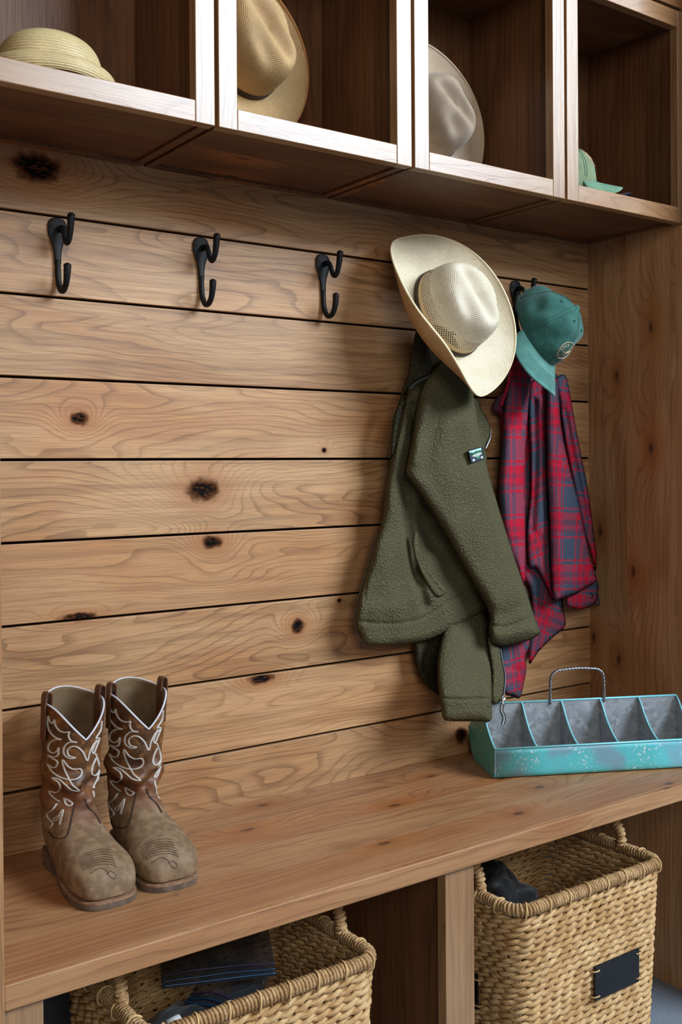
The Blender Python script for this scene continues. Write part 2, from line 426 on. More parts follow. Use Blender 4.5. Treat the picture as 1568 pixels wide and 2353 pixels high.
def place_flat(m, bv, v, f, o, ax, ay, d, off):      # 2D shape pressed on a surface
    b = len(m.v)
    for x, y in v:
        p = o + ax * x + ay * y
        h = cast(bv, p - d * .12, d, off)
        m.v.append(tuple(h if h else p))
    for q in f: m.f.append(tuple(b + i for i in q)); m.uv.append([(0, 0)] * len(q)); m.mi.append(0)
def arc_text(m, bv, txt, rad, a0, a1, size, o, ax, ay, d, off, flip=False):
    n = len(txt)
    for i, ch in enumerate(txt):
        if ch == ' ': continue
        a = a0 + (a1 - a0) * (i + .5) / n
        v, f = text_geo(ch, size); r = a - PI / 2 if not flip else a + PI / 2
        c_, s_ = math.cos(r), math.sin(r)
        v = [(x * c_ - y * s_ + rad * math.cos(a), x * s_ + y * c_ + rad * math.sin(a)) for x, y in v]
        place_flat(m, bv, v, f, o, ax, ay, d, off)

# ------------------------------------------------------------------ hats
def straw(name, light, dark, gold=None, row=.0034, vents=False, rough=.5, cross=.4):
    k = NT(name, rough, .45); u, v, _ = k.sep(k.uv())
    rowi = k.math('FLOOR', k.math('DIVIDE', v, row))
    a = k.math('SINE', k.math('MULTIPLY', v, 2 * PI / row))
    sh = k.math('MULTIPLY', k.math('FRACT', k.math('MULTIPLY', rowi, .5)), 2 * PI)
    b = k.math('SINE', k.math('ADD', k.math('MULTIPLY', u, 2 * PI / (row * 1.05)), sh))
    h = k.math('ADD', k.math('MULTIPLY', a, .65), k.math('MULTIPLY', b, cross))
    big = k.noise(k.objc(), 22, 3); fib = k.noise(k.comb(k.math('MULTIPLY', u, 90), k.math('MULTIPLY', v, 700)), 1.0, 2)
    col = k.mix(k.smooth(big, .35, .7), light, tuple(x * .86 for x in light[:3]) + (1,))
    col = k.mix(k.math('MULTIPLY', k.smooth(fib, .45, .75), .45), col, dark)
    col = k.mix(k.smooth(h, -.15, -.95, 0, .8), col, dark)
    if gold:        # sweat-tanned straw near the band
        col = k.mix(k.math('MULTIPLY', k.smooth(v, .050, .004), .75), col, gold)
    if vents:
        p = .0062; vv = k.math('SUBTRACT', v, .036)
        g = k.math('MULTIPLY', k.math('SINE', k.math('MULTIPLY', k.math('ADD', u, k.math('MULTIPLY', v, .9)), PI / p)), k.math('SINE', k.math('MULTIPLY', k.math('SUBTRACT', u, k.math('MULTIPLY', v, .9)), PI / p)))
        reg = k.math('MULTIPLY', k.smooth(k.math('ABSOLUTE', vv), .0150, .0135), k.smooth(k.math('ABSOLUTE', g), .40, .55))
        tr = k.n('BsdfTransparent'); mx = k.n('MixShader')
        k.set(mx.inputs[0], k.math('MULTIPLY', reg, 1.0)); k.t.links.new(k.p.outputs[0], mx.inputs[1]); k.t.links.new(tr.outputs[0], mx.inputs[2])
        out = [q for q in k.t.nodes if q.bl_idname == 'ShaderNodeOutputMaterial'][0]; k.t.links.new(mx.outputs[0], out.inputs[0])
    k.base(col); k.bump(h, .55, .0007)
    return k.m
def felt(name, c1, c2):
    k = NT(name, .9, .15); o = k.objc(); nz = k.noise(o, 30, 3); f2 = k.noise(o, 900, 2)
    k.base(k.mix(k.math('ADD', k.math('MULTIPLY', k.smooth(nz, .3, .7), .7), k.math('MULTIPLY', f2, .3)), c1, c2)); k.bump(f2, .25, .0006)
    k.p.inputs['Sheen Weight'].default_value = .25
    return k.m
def frame(c, up, front):
    up = Vector(up).normalized(); f = Vector(front); f = (f - up * f.dot(up)).normalized(); x = f.cross(up)
    return Matrix(((x.x, f.x, up.x, c[0]), (x.y, f.y, up.y, c[1]), (x.z, f.z, up.z, c[2]), (0, 0, 0, 1)))
def brim_pt(P, th, s):
    c_, s_ = math.cos(th), math.sin(th)
    bx, by = P['a0'] * c_, P['b0'] * s_
    ox, oy = P['A'] * c_, P['B'] * s_
    L = math.hypot(ox - bx, oy - by); dx, dy = (ox - bx) / L, (oy - by) / L
    kl = P['kr'] if c_ > 0 else P['kl']
    kap = kl * abs(c_) ** P.get('kp', 1.6) - P['dip'] * abs(s_) ** 3
    kap += P.get('kf', 0) * max(0, math.cos(th - P.get('kfa', 2.3))) ** 4
    kap = kap if abs(kap) > 1e-3 else 1e-3
    d = (L / kap) * math.sin(kap * s); z = (L / kap) * (1 - math.cos(kap * s))
    z += P.get('wave', 0) * s * s * math.sin(2 * th + .7)
    return Vector((bx + dx * d, by + dy * d, z))
def crown_pt(P, th, t):
    a = t * PI / 2; n = P.get('n', 4.6)
    rr = max(math.cos(a), 0) ** (2 / n); zz = math.sin(a) ** (2 / n) if a > 0 else 0
    rr *= 1 - P.get('taper', .1) * zz
    x = P['a0'] * rr * math.cos(th); y = P['b0'] * rr * math.sin(th)
    H = P['H'] * (1 + P.get('tilt', 0) * y / P['b0']); z = H * zz
    pin = P.get('pinch', 0) * math.exp(-((y - P['b0'] * .62) / (.042)) ** 2) * zz ** 2
    x *= 1 - pin
    z -= P.get('crease', 0) * math.exp(-(x / P.get('cw', .016)) ** 2) * (1 / (1 + math.exp(-(P['b0'] * .70 - abs(y)) * 160))) * zz ** 6
    dd = P.get('dent', 0)
    if dd: z -= dd * math.exp(-((abs(x) - .043) / .017) ** 2 - ((y - .028) / .042) ** 2) * zz ** 3
    return Vector((x, y, z))
def make_hat(name, label, cat, M, P, mat_b, mat_c, mat_band, mat_edge=None, group=None, band=(.002, .012)):
    loc = M.translation
    t = thing(name, label, cat, loc, group)
    NT_, NS = 120, 22
    mb = MB(); rows = [[M @ brim_pt(P, 2 * PI * k / NT_, i / NS) for k in range(NT_)] for i in range(NS + 1)]
    L = P['B'] - P['b0']
    mb.grid(rows, True, lambda i, k: (2 * PI * k / NT_ * .13, L * i / NS), flip=True)
    o = obj('brim', mb, mat_b, t, True); so = o.modifiers.new('thickness', 'SOLIDIFY'); so.thickness = P.get('thick', .0026); so.offset = -1; so.material_offset = 1 if isinstance(mat_b, list) and len(mat_b) > 1 else 0
    mc = MB(); NC = 44
    rows = [[M @ crown_pt(P, 2 * PI * k / NT_, i / NC) for k in range(NT_)] for i in range(NC + 1)]
    ln = [0]
    for i in range(NC): ln.append(ln[-1] + (rows[i + 1][0] - rows[i][0]).length)
    mc.grid(rows, True, lambda i, k: (2 * PI * k / NT_ * .088, ln[i]))
    oc = obj('crown', mc, mat_c, t, True)
    if mat_band:
        mm = MB(); z0, z1 = band
        rr = []
        for (zz, off) in ((z0, .0004), (z0, .0018), (z1, .0018), (z1, .0004)):
            tt = (math.asin(min(1, (zz / P['H'])) ** (P.get('n', 4.6) / 2)) / (PI / 2))
            ring = []
            for k in range(NT_):
                th = 2 * PI * k / NT_; p = crown_pt(P, th, tt); q = Vector((p.x, p.y, 0)).normalized()
                ring.append(M @ (Vector((p.x, p.y, zz)) + q * off))
            rr.append(ring)
        mm.grid(rr, True); obj('hat_band', mm, mat_band, t, True)
    if mat_edge:
        me_ = MB(); me_.tube([M @ (brim_pt(P, 2 * PI * k / NT_, 1.0) - Vector((0, 0, P.get('thick', .0026) / 2))) for k in range(NT_)], .0023, 6, True)
        obj('brim_edge', me_, mat_edge, t, True)
    return t, o, oc
M_cream = straw('cream straw', srgb(232, 220, 190), srgb(170, 140, 96), None, .0034)
M_cream_crown = straw('cream straw crown', srgb(236, 226, 200), srgb(168, 138, 96), srgb(196, 150, 84), .0030, True, .38)
M_under = straw('shaded straw underside', srgb(196, 160, 112), srgb(146, 108, 66), None, .0034)  # cream straw darkened and warmed in colour for the shade under the brim
M_tanstraw = straw('tan straw', srgb(206, 170, 118), srgb(140, 98, 54), None, .0024)
M_yel = straw('pale braided straw', srgb(212, 190, 140), srgb(134, 108, 64), None, .0050, cross=.12)
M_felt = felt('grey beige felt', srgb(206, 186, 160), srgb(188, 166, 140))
M_feltc = felt('shaded worn felt crown', srgb(164, 146, 125), srgb(142, 124, 104))  # brim felt painted darker for shade and some wear on the crown
M_dband = plain('dark hat band', srgb(52, 38, 30), .6)
M_edge = plain('brim edge', srgb(224, 208, 172), .6)
M_edge2 = plain('tan brim edge', srgb(176, 120, 66), .6)

# hanging straw hat
c = at(1026, 722, -.115)
MH = frame(c, (-.02, -.93, .30), (.30, -.22, -.93))
P = dict(A=.164, B=.186, a0=.077, b0=.096, H=.112, kl=1.0, kr=1.55, kf=.75, kfa=.75, kp=1.5, dip=.22, crease=.016, dent=.016, pinch=.14, taper=.12, tilt=.10, n=4.6)
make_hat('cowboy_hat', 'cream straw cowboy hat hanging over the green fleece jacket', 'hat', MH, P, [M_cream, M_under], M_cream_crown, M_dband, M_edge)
# cubby hats
M2 = frame(at(545, 118, -.080), (.12, -.97, .10), (.75, 0, -.66))
P2 = dict(kf=1.6, kfa=-.85, A=.150, B=.170, a0=.076, b0=.094, H=.116, kl=.9, kr=.75, kp=1.5, dip=.1, crease=.022, dent=.018, pinch=.18, taper=.12, tilt=-.06, n=4.2)
make_hat('cowboy_hat', 'tan straw cowboy hat standing on its brim in the second cubby', 'hat', M2, P2, M_tanstraw, M_tanstraw, M_dband, M_edge2)
M3 = frame(at(977, 276, -.080), (.10, -.97, .12), (.86, 0, -.50))
P3 = dict(kf=1.3, kfa=-1.04, A=.155, B=.182, a0=.075, b0=.093, H=.108, kl=.8, kr=1.2, kp=1.5, dip=.1, crease=.024, dent=.024, pinch=.22, taper=.15, tilt=-.05, n=3.6)
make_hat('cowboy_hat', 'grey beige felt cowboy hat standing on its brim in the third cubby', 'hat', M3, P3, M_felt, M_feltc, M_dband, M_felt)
M1 = frame((.590, -.146, SHELF + .049), (0, 0, 1), (1, 0, 0))
P1 = dict(A=.112, B=.134, a0=.072, b0=.082, H=.054, kl=-2.3, kr=-2.3, kp=.01, dip=0, kf=2.1, kfa=2.15, crease=0, dent=0, pinch=0, taper=.08, n=2.6)
make_hat('sun_hat', 'low round braided straw hat lying flat in the leftmost cubby', 'hat', M1, P1, M_yel, M_yel, None, None)

# ------------------------------------------------------------------ baseball caps
def fabric(name, c1, c2, rough=.85, scale=40, weave=900, bump=.25):
    k = NT(name, rough, .2); o = k.objc(); nz = k.noise(o, scale, 4, .6); f2 = k.noise(o, weave, 2)
    k.base(k.mix(k.math('ADD', k.math('MULTIPLY', k.smooth(nz, .3, .7), .75), k.math('MULTIPLY', f2, .25)), c1, c2)); k.bump(f2, bump, .0006)
    k.p.inputs['Sheen Weight'].default_value = .15
    return k.m
M_green = fabric('faded green twill', srgb(36, 80, 72), srgb(58, 106, 96))
M_green2 = fabric('light green bill twill', srgb(68, 116, 108), srgb(88, 134, 124))
M_thread = plain('green thread', srgb(38, 84, 74), .8)
M_thread2 = plain('pale thread', srgb(214, 178, 150), .7)
M_olivecap = fabric('washed green cap', srgb(100, 116, 86), srgb(120, 134, 102))
M_olivebill = fabric('washed green bill', srgb(92, 128, 104), srgb(108, 144, 118))
M_navy = fabric('navy cap', srgb(24, 34, 56), srgb(34, 46, 70))
def cap_pt(P, th, t):
    a = t * PI / 2; n = 2.35
    rr = max(math.cos(a), 0) ** (2 / n); zz = math.sin(a) ** (2 / n) if a > 0 else 0
    x = P['a'] * rr * math.cos(th); y = P['b'] * rr * math.sin(th); z = P['H'] * zz * (1 + .12 * math.sin(th) * rr)
    p = Vector((x, y, z)); cr = P.get('crumple', .004)
    nz = noise.noise(Vector((x * 22, y * 22, z * 22 + P.get('seed', 0)))) * cr * min(1, t * 4)
    q = Vector((x / P['a'] ** 2, y / P['b'] ** 2, z / P['H'] ** 2 + 1e-6)).normalized()
    return p + q * nz
def make_cap(name, label, M, P, mat, bill_mat, mthread, mlogo=None, logo=None):
    t = thing(name, label, 'cap', M.translation)
    N, NC = 96, 30; m = MB()
    m.grid([[M @ (cap_pt(P, 2 * PI * k / N, max(0, i) / NC) - Vector((0, 0, P.get('skirt', .004) if i < 0 else 0))) for k in range(N)] for i in range(-1, NC + 1)], True)
    cr = obj('crown', m, mat, t, True); so = cr.modifiers.new('thickness', 'SOLIDIFY'); so.thickness = .002; so.offset = -1
    # bill
    m = MB(); NB, NSB = 40, 16; hw = math.radians(66)
    def bill(u, s):
        th = PI / 2 + hw * (1 - 2 * u); r0 = cap_pt(P, th, 0.0); ph = PI / 2 + (PI / 2) * .98 * (1 - 2 * u)
        o_ = Vector((P['bw'] * abs(math.cos(ph)) ** .82 * math.copysign(1, math.cos(ph)), P['b'] * .42 + (P['bl'] + P['b'] * .58) * max(0, math.sin(ph)) ** .72, 0))
        p = r0.lerp(o_, s); q = p.x / P['bw']
        p.z = .004 - P['curve'] * q * q * (.35 + .65 * s) - P.get('droop', .012) * s + .0
        return p
    m.grid([[M @ bill(k / NB, i / NSB) for k in range(NB + 1)] for i in range(NSB + 1)], False)
    bo = obj('bill', m, bill_mat, t, True); so = bo.modifiers.new('thickness', 'SOLIDIFY'); so.thickness = .0032; so.offset = 0
    ms = MB()
    for i in range(6):
        s_ = .40 + i * .085
        ms.tube([M @ (bill(.06 + .88 * k / 40, s_) + Vector((0, 0, .0018))) for k in range(41)], .0005, 4)
    obj('bill_stitching', ms, mthread, bo, True)
    ms = MB()
    for j in range(6):
        th = PI / 2 + j * PI / 3
        for o_ in (-.0022, .0022):
            ms.tube([M @ (cap_pt(P, th + o_ / P['a'] / max(.15, 1 - i / 24), .03 + .95 * i / 24) * 1.004) for i in range(25)], .0005, 4)
    obj('panel_seams', ms, mthread, cr, True)
    for j in range(6):
        th = PI / 2 + PI / 6 + j * PI / 3; c0 = cap_pt(P, th, .66); n0 = Vector((c0.x / P['a'] ** 2, c0.y / P['b'] ** 2, c0.z / P['H'] ** 2)).normalized()
        a1 = n0.orthogonal().normalized(); a2 = n0.cross(a1); ms = MB()
        ms.tube([M @ (c0 + n0 * .0006 + (a1 * math.cos(q * PI / 5) + a2 * math.sin(q * PI / 5)) * .0028) for q in range(10)], .0009, 5, True)
        obj('eyelet', ms, mthread, cr, True)
    m = MB(); top = cap_pt(P, 0, 1.0)
    rows = [[M @ (top + Vector((.0075 * math.cos(a) * r_, .0075 * math.sin(a) * r_, h))) for a in [2 * PI * q / 16 for q in range(16)]] for r_, h in ((1, -.003), (1, .001), (.8, .0035), (.45, .005), (.05, .0055))]
    m.grid(rows, True); obj('button', m, mat, t, True)
    m = MB()        # adjuster strap at the back
    m.tube([M @ Vector((P['a'] * math.cos(a) * 1.005, P['b'] * math.sin(a) * 1.005, .006)) for a in [PI * 1.5 + (q - 6) * .07 for q in range(13)]], .006, 6, flat=1.6)
    obj('strap', m, mat, t, True)
    if mlogo and logo:
        bpy.context.view_layer.update(); bv = bvh_of([cr])
        th, tt, rad, top_t, bot_t, rot = logo
        p0 = M @ cap_pt(P, th, tt); px_ = M @ cap_pt(P, th + .01, tt); pz_ = M @ cap_pt(P, th, tt + .01)
        ax = (px_ - p0).normalized(); ay = (pz_ - p0); ay = (ay - ax * ay.dot(ax)).normalized(); d = -(ax.cross(ay)).normalized()
        if d.dot(M.translation + M.to_3x3() @ Vector((0, 0, .03)) - p0) < 0: d = -d
        c_, s_ = math.cos(rot), math.sin(rot); ax, ay = ax * c_ + ay * s_, ay * c_ - ax * s_
        m = MB()
        circ = []
        for q in range(48):
            a = 2 * PI * q / 48; h = cast(bv, p0 + (ax * math.cos(a) + ay * math.sin(a)) * rad - d * .1, d, .0006)
            if h: circ.append(h)
        m.tube(circ, .0008, 5, True)
        arc_text(m, bv, top_t, rad * .74, math.radians(200), math.radians(-20), rad * .34, p0, ax, ay, d, .0009)
        arc_text(m, bv, bot_t, rad * .76, math.radians(228), math.radians(312), rad * .34, p0, ax, ay, d, .0009, True)
        for ln in ([(-.05, .5), (.06, .42), (.02, .15), (-.05, -.1), (.0, -.25)], [(-.05, -.12), (.12, .02), (.2, .16)], [(.02, -.2), (.2, .0), (.36, .2), (.46, .26)], [(-.42, -.02), (-.38, -.25), (-.2, -.42), (.02, -.46), (.2, -.38)], [(-.3, -.12), (-.1, -.22), (.14, -.26)]):
            pl = [cast(bv, p0 + (ax * x + ay * y) * rad - d * .1, d, .0007) for x, y, _ in spline([(x, y, 0) for x, y in ln], 4)]
            m.tube([q for q in pl if q], .0008, 5)
        obj('logo', m, mlogo, cr, False)
    return t
cupn = (CR * .76 + CU * .40 - CF * .50); cfr = (CR * .20 - CU * .86 - CF * .66)
MC = frame(at(1234, 758, -.10), cupn, cfr)
PC = dict(a=.076, b=.096, H=.100, bw=.078, bl=.074, curve=.026, droop=.010, crumple=.011, seed=2.3)
make_cap('baseball_cap', 'green baseball cap with a round stitched badge, hanging over the red plaid shirt', MC, PC, M_green, M_green2, M_thread, M_thread2, (PI / 2 + .10, .26, .0215, 'ROCK RIVER', 'BASIN', 0))
MC2 = frame((1.733, -.160, SHELF + .034), (.0, 0, 1), (.88, -.47, 0))
PC2 = dict(a=.068, b=.086, H=.088, bw=.072, skirt=.030, bl=.056, curve=.036, droop=.006, crumple=.006, seed=7.7)
make_cap('baseball_cap', 'washed green baseball cap in front in the rightmost cubby', MC2, PC2, M_olivecap, M_olivebill, M_thread, M_thread2, (PI / 2 - .25, .42, .024, 'ROCK RIVER', 'BASIN', 0))
MC3 = frame((1.872, -.118, SHELF + .018), (-.14, .14, 1), (.68, -.73, 0))
PC3 = dict(a=.044, b=.050, H=.060, bw=.044, bl=.054, curve=.018, droop=.000, crumple=.004, seed=4.1)
make_cap('baseball_cap', 'flattened navy baseball cap behind the green cap in the rightmost cubby', MC3, PC3, M_navy, M_navy, M_navy)

# ------------------------------------------------------------------ cowboy boots
def leather(name, dusty):
    k = NT(name, .5, .4); o = k.objc(); x, y, z = k.sep(o)
    n1 = k.noise(o, 18, 4, .6); n2 = k.noise(o, 70, 3); n3 = k.noise(o, 420, 3)
    col = k.mix(k.smooth(n1, .35, .65), srgb(98, 62, 32), srgb(58, 37, 22))
    col = k.mix(k.math('MULTIPLY', k.smooth(n2, .5, .72), .6), col, srgb(152, 102, 54))
    # dried mud worn on the foot, thinning out above the instep
    dz = k.math('ADD', z, k.math('MULTIPLY', k.math('SUBTRACT', n1, .5), .10))
    dust = k.smooth(dz, BZ + .135, BZ + .088)
    col = k.mix(k.math('MULTIPLY', dust, dusty), col, k.mix(k.smooth(n2, .35, .65), srgb(138, 113, 86), srgb(110, 87, 63)))
    red = k.math('MULTIPLY', k.smooth(dz, BZ + .088, BZ + .104), k.smooth(dz, BZ + .15, BZ + .125))
    col = k.mix(k.math('MULTIPLY', red, .45), col, srgb(108, 56, 30))
    sc = k.smooth(k.noise(o, 130, 4, .7), .62, .70)
    col = k.mix(k.math('MULTIPLY', sc, k.math('MULTIPLY', k.smooth(z, BZ + .075, BZ + .05), .7)), col, srgb(86, 58, 36))
    k.base(col); k.set(k.p.inputs['Roughness'], k.math('MULTIPLY_ADD', dust, .25, k.math('MULTIPLY_ADD', n2, .2, .36)))
    k.bump(k.math('ADD', n3, k.math('MULTIPLY', n2, 1.2)), .22, .0012)
    return k.m
M_boot = leather('worn brown leather', .9)
M_lining = fabric('boot lining', srgb(112, 92, 66), srgb(92, 74, 52), .8, 30, 400)
M_sole = plain('worn boot sole', srgb(98, 82, 70), .8, .2, 0, .3, 50, .5, 160, .002)
M_welt = plain('boot welt', srgb(140, 108, 84), .75, .2, 0, .25, 120, .6, 400, .001)
M_stitch = plain('white stitching', srgb(186, 178, 170), .7, .2, 0, .1, 300)
M_dkstitch = plain('brown stitching', srgb(58, 38, 26), .7)
M_strap = plain('pull strap leather', srgb(86, 50, 28), .5, .4, 0, .2, 80, .3, 500, .0008)
M_piping = plain('white piping', srgb(196, 196, 206), .5)
RINGS = [  # A (top or front), B (bottom or back), half width
    ((.2485, .026), (.2485, .018), .010), ((.2470, .037), (.2475, .0162), .026), ((.240, .049), (.242, .0155), .0385), ((.228, .058), (.228, .0155), .0465),
    ((.208, .0655), (.206, .0155), .0505), ((.184, .072), (.180, .016), .0505), ((.160, .080), (.150, .019), .0475), ((.139, .090), (.114, .024), .0430),
    ((.125, .102), (.078, .029), .0395), ((.1165, .114), (.036, .0295), .0370), ((.1125, .126), (.006, .0325), .0360), ((.1110, .139), (-.006, .056), .0365),
    ((.1110, .152), (-.006, .088), .0380), ((.1115, .166), (.000, .118), .0405), ((.113, .182), (.000, .150), .0430), ((.1140, .200), (-.002, .182), .0445),
    ((.1145, .220), (-.004, .211), .0455), ((.1150, .241), (-.005, .238), .0460), ((.1155, .262), (-.006, .262), .0462), ((.116, .278), (-.006, .280), .0462)]
def boot(label, heel, ang, sx, shift, group, lean=0):
    LS = .955
    t = thing('cowboy_boot', label, 'boot', (heel[0], heel[1], BZ), group)
    f = Vector((math.sin(ang), -math.cos(ang), 0)); sd = Vector((f.y, -f.x, 0))     # sd points to the wearer's right
    def W(x, y, z): return Vector((heel[0], heel[1], BZ)) + f * (x * LS) + sd * (y - lean * max(0, z - .08) / .2) + Vector((0, 0, z))
    NR = 64; m = MB()
    R = []
    for i in range(len(RINGS) - 1):
        for q in range(4):
            u = q / 4
            g = lambda a, b: a + (b - a) * u
            R.append(((g(RINGS[i][0][0], RINGS[i + 1][0][0]), g(RINGS[i][0][1], RINGS[i + 1][0][1])), (g(RINGS[i][1][0], RINGS[i + 1][1][0]), g(RINGS[i][1][1], RINGS[i + 1][1][1])), g(RINGS[i][2], RINGS[i + 1][2])))
    R.append(RINGS[-1])
    # smooth the profile
    for _ in range(3):
        R2 = [R[0]]
        for i in range(1, len(R) - 1):
            avg = lambda a, b, c: (a + 2 * b + c) / 4
            R2.append(((avg(R[i-1][0][0], R[i][0][0], R[i+1][0][0]), avg(R[i-1][0][1], R[i][0][1], R[i+1][0][1])), (avg(R[i-1][1][0], R[i][1][0], R[i+1][1][0]), avg(R[i-1][1][1], R[i][1][1], R[i+1][1][1])), avg(R[i-1][2], R[i][2], R[i+1][2])))
        R = R2 + [R[-1]]
    tot = len(R); rings = []
    def rim_z(c_, s_):           # scalloped top: deep V in front, rounded rise behind, high at the sides
        side = .271
        if c_ > 0: return side - .052 * (1 - abs(s_)) ** .8 * (c_ ** .6)
        return side + .011 * c_ * c_
    for i, (A, B, w_) in enumerate(R):
        ring = []; u = i / (tot - 1)
        for k in range(NR):
            a = 2 * PI * k / NR; c_, s_ = math.cos(a), math.sin(a)
            cx, cz = (A[0] + B[0]) / 2, (A[1] + B[1]) / 2; hx, hz = (A[0] - B[0]) / 2, (A[1] - B[1]) / 2
            foot = 1 - float(sstep(.38, .62, u))
            e = 1 - .74 * foot if c_ < 0 else 1 - .05 * foot
            y = math.copysign(abs(s_) ** e, s_) * w_; cc = math.copysign(abs(c_) ** (1 - .48 * foot * (c_ < 0)), c_)
            x, z = cx + hx * cc, cz + hz * cc
            ank = math.exp(-((z - .135) / .034) ** 2) * float(sstep(.3, .5, u))
            fold = (.0070 * math.sin(150 * z + 3.0 * c_ + 2.4 * s_ + shift) + (.0050) * math.sin(95 * z - 4 * s_ + 1.3 + shift)) * ank
            fold += .0022 * noise.noise(Vector((x * 24, y * 24, z * 16 + shift)))
            nx, ny = c_, s_
            x += fold * nx * (1 if u > .45 else .2); y += fold * ny
            if z > .20:
                zr = rim_z(c_, s_); tt = (z - .20) / (.279 - .20); z = .20 + (zr - .20) * min(1.02, tt)
            z -= .0042 * max(0, 1 - z / .05); ring.append(W(x, y, z))
        rings.append(ring)
    m.grid(rings, True, flip=True); m.cap(0, NR)
    body = obj('upper', m, [M_boot, M_lining], t, True)
    so = body.modifiers.new('thickness', 'SOLIDIFY'); so.thickness = .0028; so.offset = -1; so.material_offset = 1
    # welt, sole and heel
    def outline(xs0, xs1, grow, n=26):
        pts = []
        prof = [(-.002, .0), (-.0005, .012), (.005, .0205), (.018, .0262), (.04, .0280), (.075, .0300), (.11, .0350), (.15, .0430), (.18, .0465), (.205, .0470), (.225, .0440), (.240, .0365), (.2490, .0240), (.2520, .0100), (.2525, 0)]
        ps = [p for p in spline([(a, b, 0) for a, b in prof], 5) if xs0 - 1e-6 <= p.x <= xs1 + 1e-6]
        for p in ps: pts.append((p.x + grow * (p.x - .12) / .13 * .7, max(0, p.y) + grow))
        return pts
    def slab(name, xs0, xs1, zb, zt, grow, mat):
        o_ = outline(xs0, xs1, grow); loop = [(x, y) for x, y in o_] + [(x, -y) for x, y in o_[::-1]]
        m = MB(); n = len(loop); rows = []
        for zz, g in ((zb, .985), (None, 1.0), (zt, 1.0)):
            rows.append([W(x, y * g, ((zb(x) if callable(zb) else zb) + .0015 if zz is None else (zz(x) if callable(zz) else zz))) for x, y in loop])
        m.grid(rows, True); m.cap(0, n, True); m.cap(2 * n, n); return obj(name, m, mat, t, False)
    arch = lambda x: .0005 + .020 * float(sstep(.135, .075, x)); archt = lambda x: .0085 + .0175 * float(sstep(.14, .07, x))
    slab('sole', -.02, .26, arch, archt, .0022, M_sole)
    slab('welt', .06, .26, lambda x: archt(x) + .0001, lambda x: archt(x) + .0034, .0020, M_welt)
    slab('heel', -.02, .078, .0004, .0206, .0015, M_sole)
    # pull straps and piping
    for sy in (1, -1):
        m = MB(); path = [(.0475, .214), (.0482, .245), (.0495, .277), (.0475, .2885), (.0410, .2885), (.0390, .277), (.0395, .24), (.0400, .220)]
        path = spline([(a, b, 0) for a, b in path], 4); rows = []
        for p in path:
            ring = []
            for dx, dn in ((-.0105, 0), (.0105, 0), (.0105, .0022), (-.0105, .0022)): ring.append(W(.054 + dx, sy * (p.x + dn), p.y))
            rows.append(ring)
        m.grid(rows, True); m.cap(0, 4, True); m.cap(4 * (len(rows) - 1), 4); obj('pull_strap', m, M_strap, t, False, .0006)
    m = MB(); m.tube([p for p in rings[-1]], .0017, 6, True); obj('rim_piping', m, M_piping, t, True)
    bpy.context.view_layer.update(); bv = bvh_of([body])
    def z6(p): return (p[0] / 3.7333 + 60 + sx[0], p[1] / 3.7333 + 1520 + sx[1])
    pat = [[(200, 435), (195, 500), (215, 570), (260, 620), (310, 640)], [(200, 435), (215, 480), (240, 500), (255, 470), (265, 520), (300, 565), (350, 580), (380, 575), (375, 610), (395, 650), (445, 665)],
           [(310, 640), (250, 645), (210, 680), (205, 730), (240, 755), (275, 740), (290, 712), (285, 770), (250, 790), (200, 775)], [(200, 775), (235, 800), (280, 830), (270, 870), (240, 880), (195, 850)],
           [(195, 850), (240, 920), (320, 970), (400, 985), (460, 970), (490, 930), (475, 892), (420, 895), (370, 870), (325, 815), (335, 880), (370, 960), (410, 1030), (465, 1078), (400, 1070), (340, 1020), (290, 980), (235, 970), (290, 1010), (303, 1060), (270, 1095), (210, 1085), (240, 1130), (295, 1172)],
           [(445, 665), (380, 665), (335, 710), (340, 770), (390, 803), (430, 795), (380, 780), (365, 735), (400, 702), (450, 705), (500, 750), (535, 820), (560, 740), (590, 680), (625, 650)],
           [(660, 480), (650, 560), (610, 628), (640, 630), (615, 700), (590, 760), (580, 730), (610, 655), (625, 650)], [(605, 760), (630, 830), (640, 900), (605, 948), (575, 930), (580, 870), (610, 800)], [(640, 910), (620, 980), (585, 1050), (610, 1040), (640, 960)],
           [(335, 1140), (350, 1190), (378, 1210), (410, 1190), (370, 1160), (335, 1140)], [(275, 1190), (240, 1240), (190, 1290), (240, 1360), (212, 1400)], [(330, 1240), (290, 1290), (250, 1320), (272, 1335), (305, 1290), (300, 1370), (330, 1240)],
           [(585, 1080), (600, 1140), (625, 1180), (640, 1240), (612, 1210), (605, 1150)]]
    for ln in pat:
        m = MB()
        tr = [z6(p) for p in spline([(a, b, 0) for a, b in ln], 9)]
        for dx_ in (-1.05, 1.05):
            for run in px_line(bv, [(a + dx_, b) for a, b in tr], .0003): m.tube(run, [.00112 if q % 2 else .00085 for q in range(len(run))], 5)
        if m.v: obj('shaft_stitching', m, M_stitch, t, True)
    for ln in ([(430, 1185), (405, 1280), (380, 1400), (355, 1470), (300, 1490), (240, 1475), (205, 1430)], [(510, 1150), (540, 1220), (600, 1280), (645, 1360)]):
        m = MB()
        for o_ in (0, 9):
            for run in px_line(bv, [z6((p[0] + o_, p[1])) for p in spline([(a, b, 0) for a, b in ln], 5)], .0002): m.tube(run, .0008, 5)
        if m.v: obj('collar_seam', m, M_dkstitch, t, True)
    m = MB()
    for q in range(7):
        ln = [(462 + 5 * q, 1660 + 17 * q), (530 + 6 * q, 1618 + 19 * q), (610 + 8 * q, 1590 + 20 * q), (690 + 9 * q, 1582 + 22 * q), (742 + 8 * q, 1592 + 24 * q)]
        for run in px_line(bv, [z6(p) for p in spline([(a, b, 0) for a, b in ln], 5)], .0000): m.tube(run, .0006, 4)
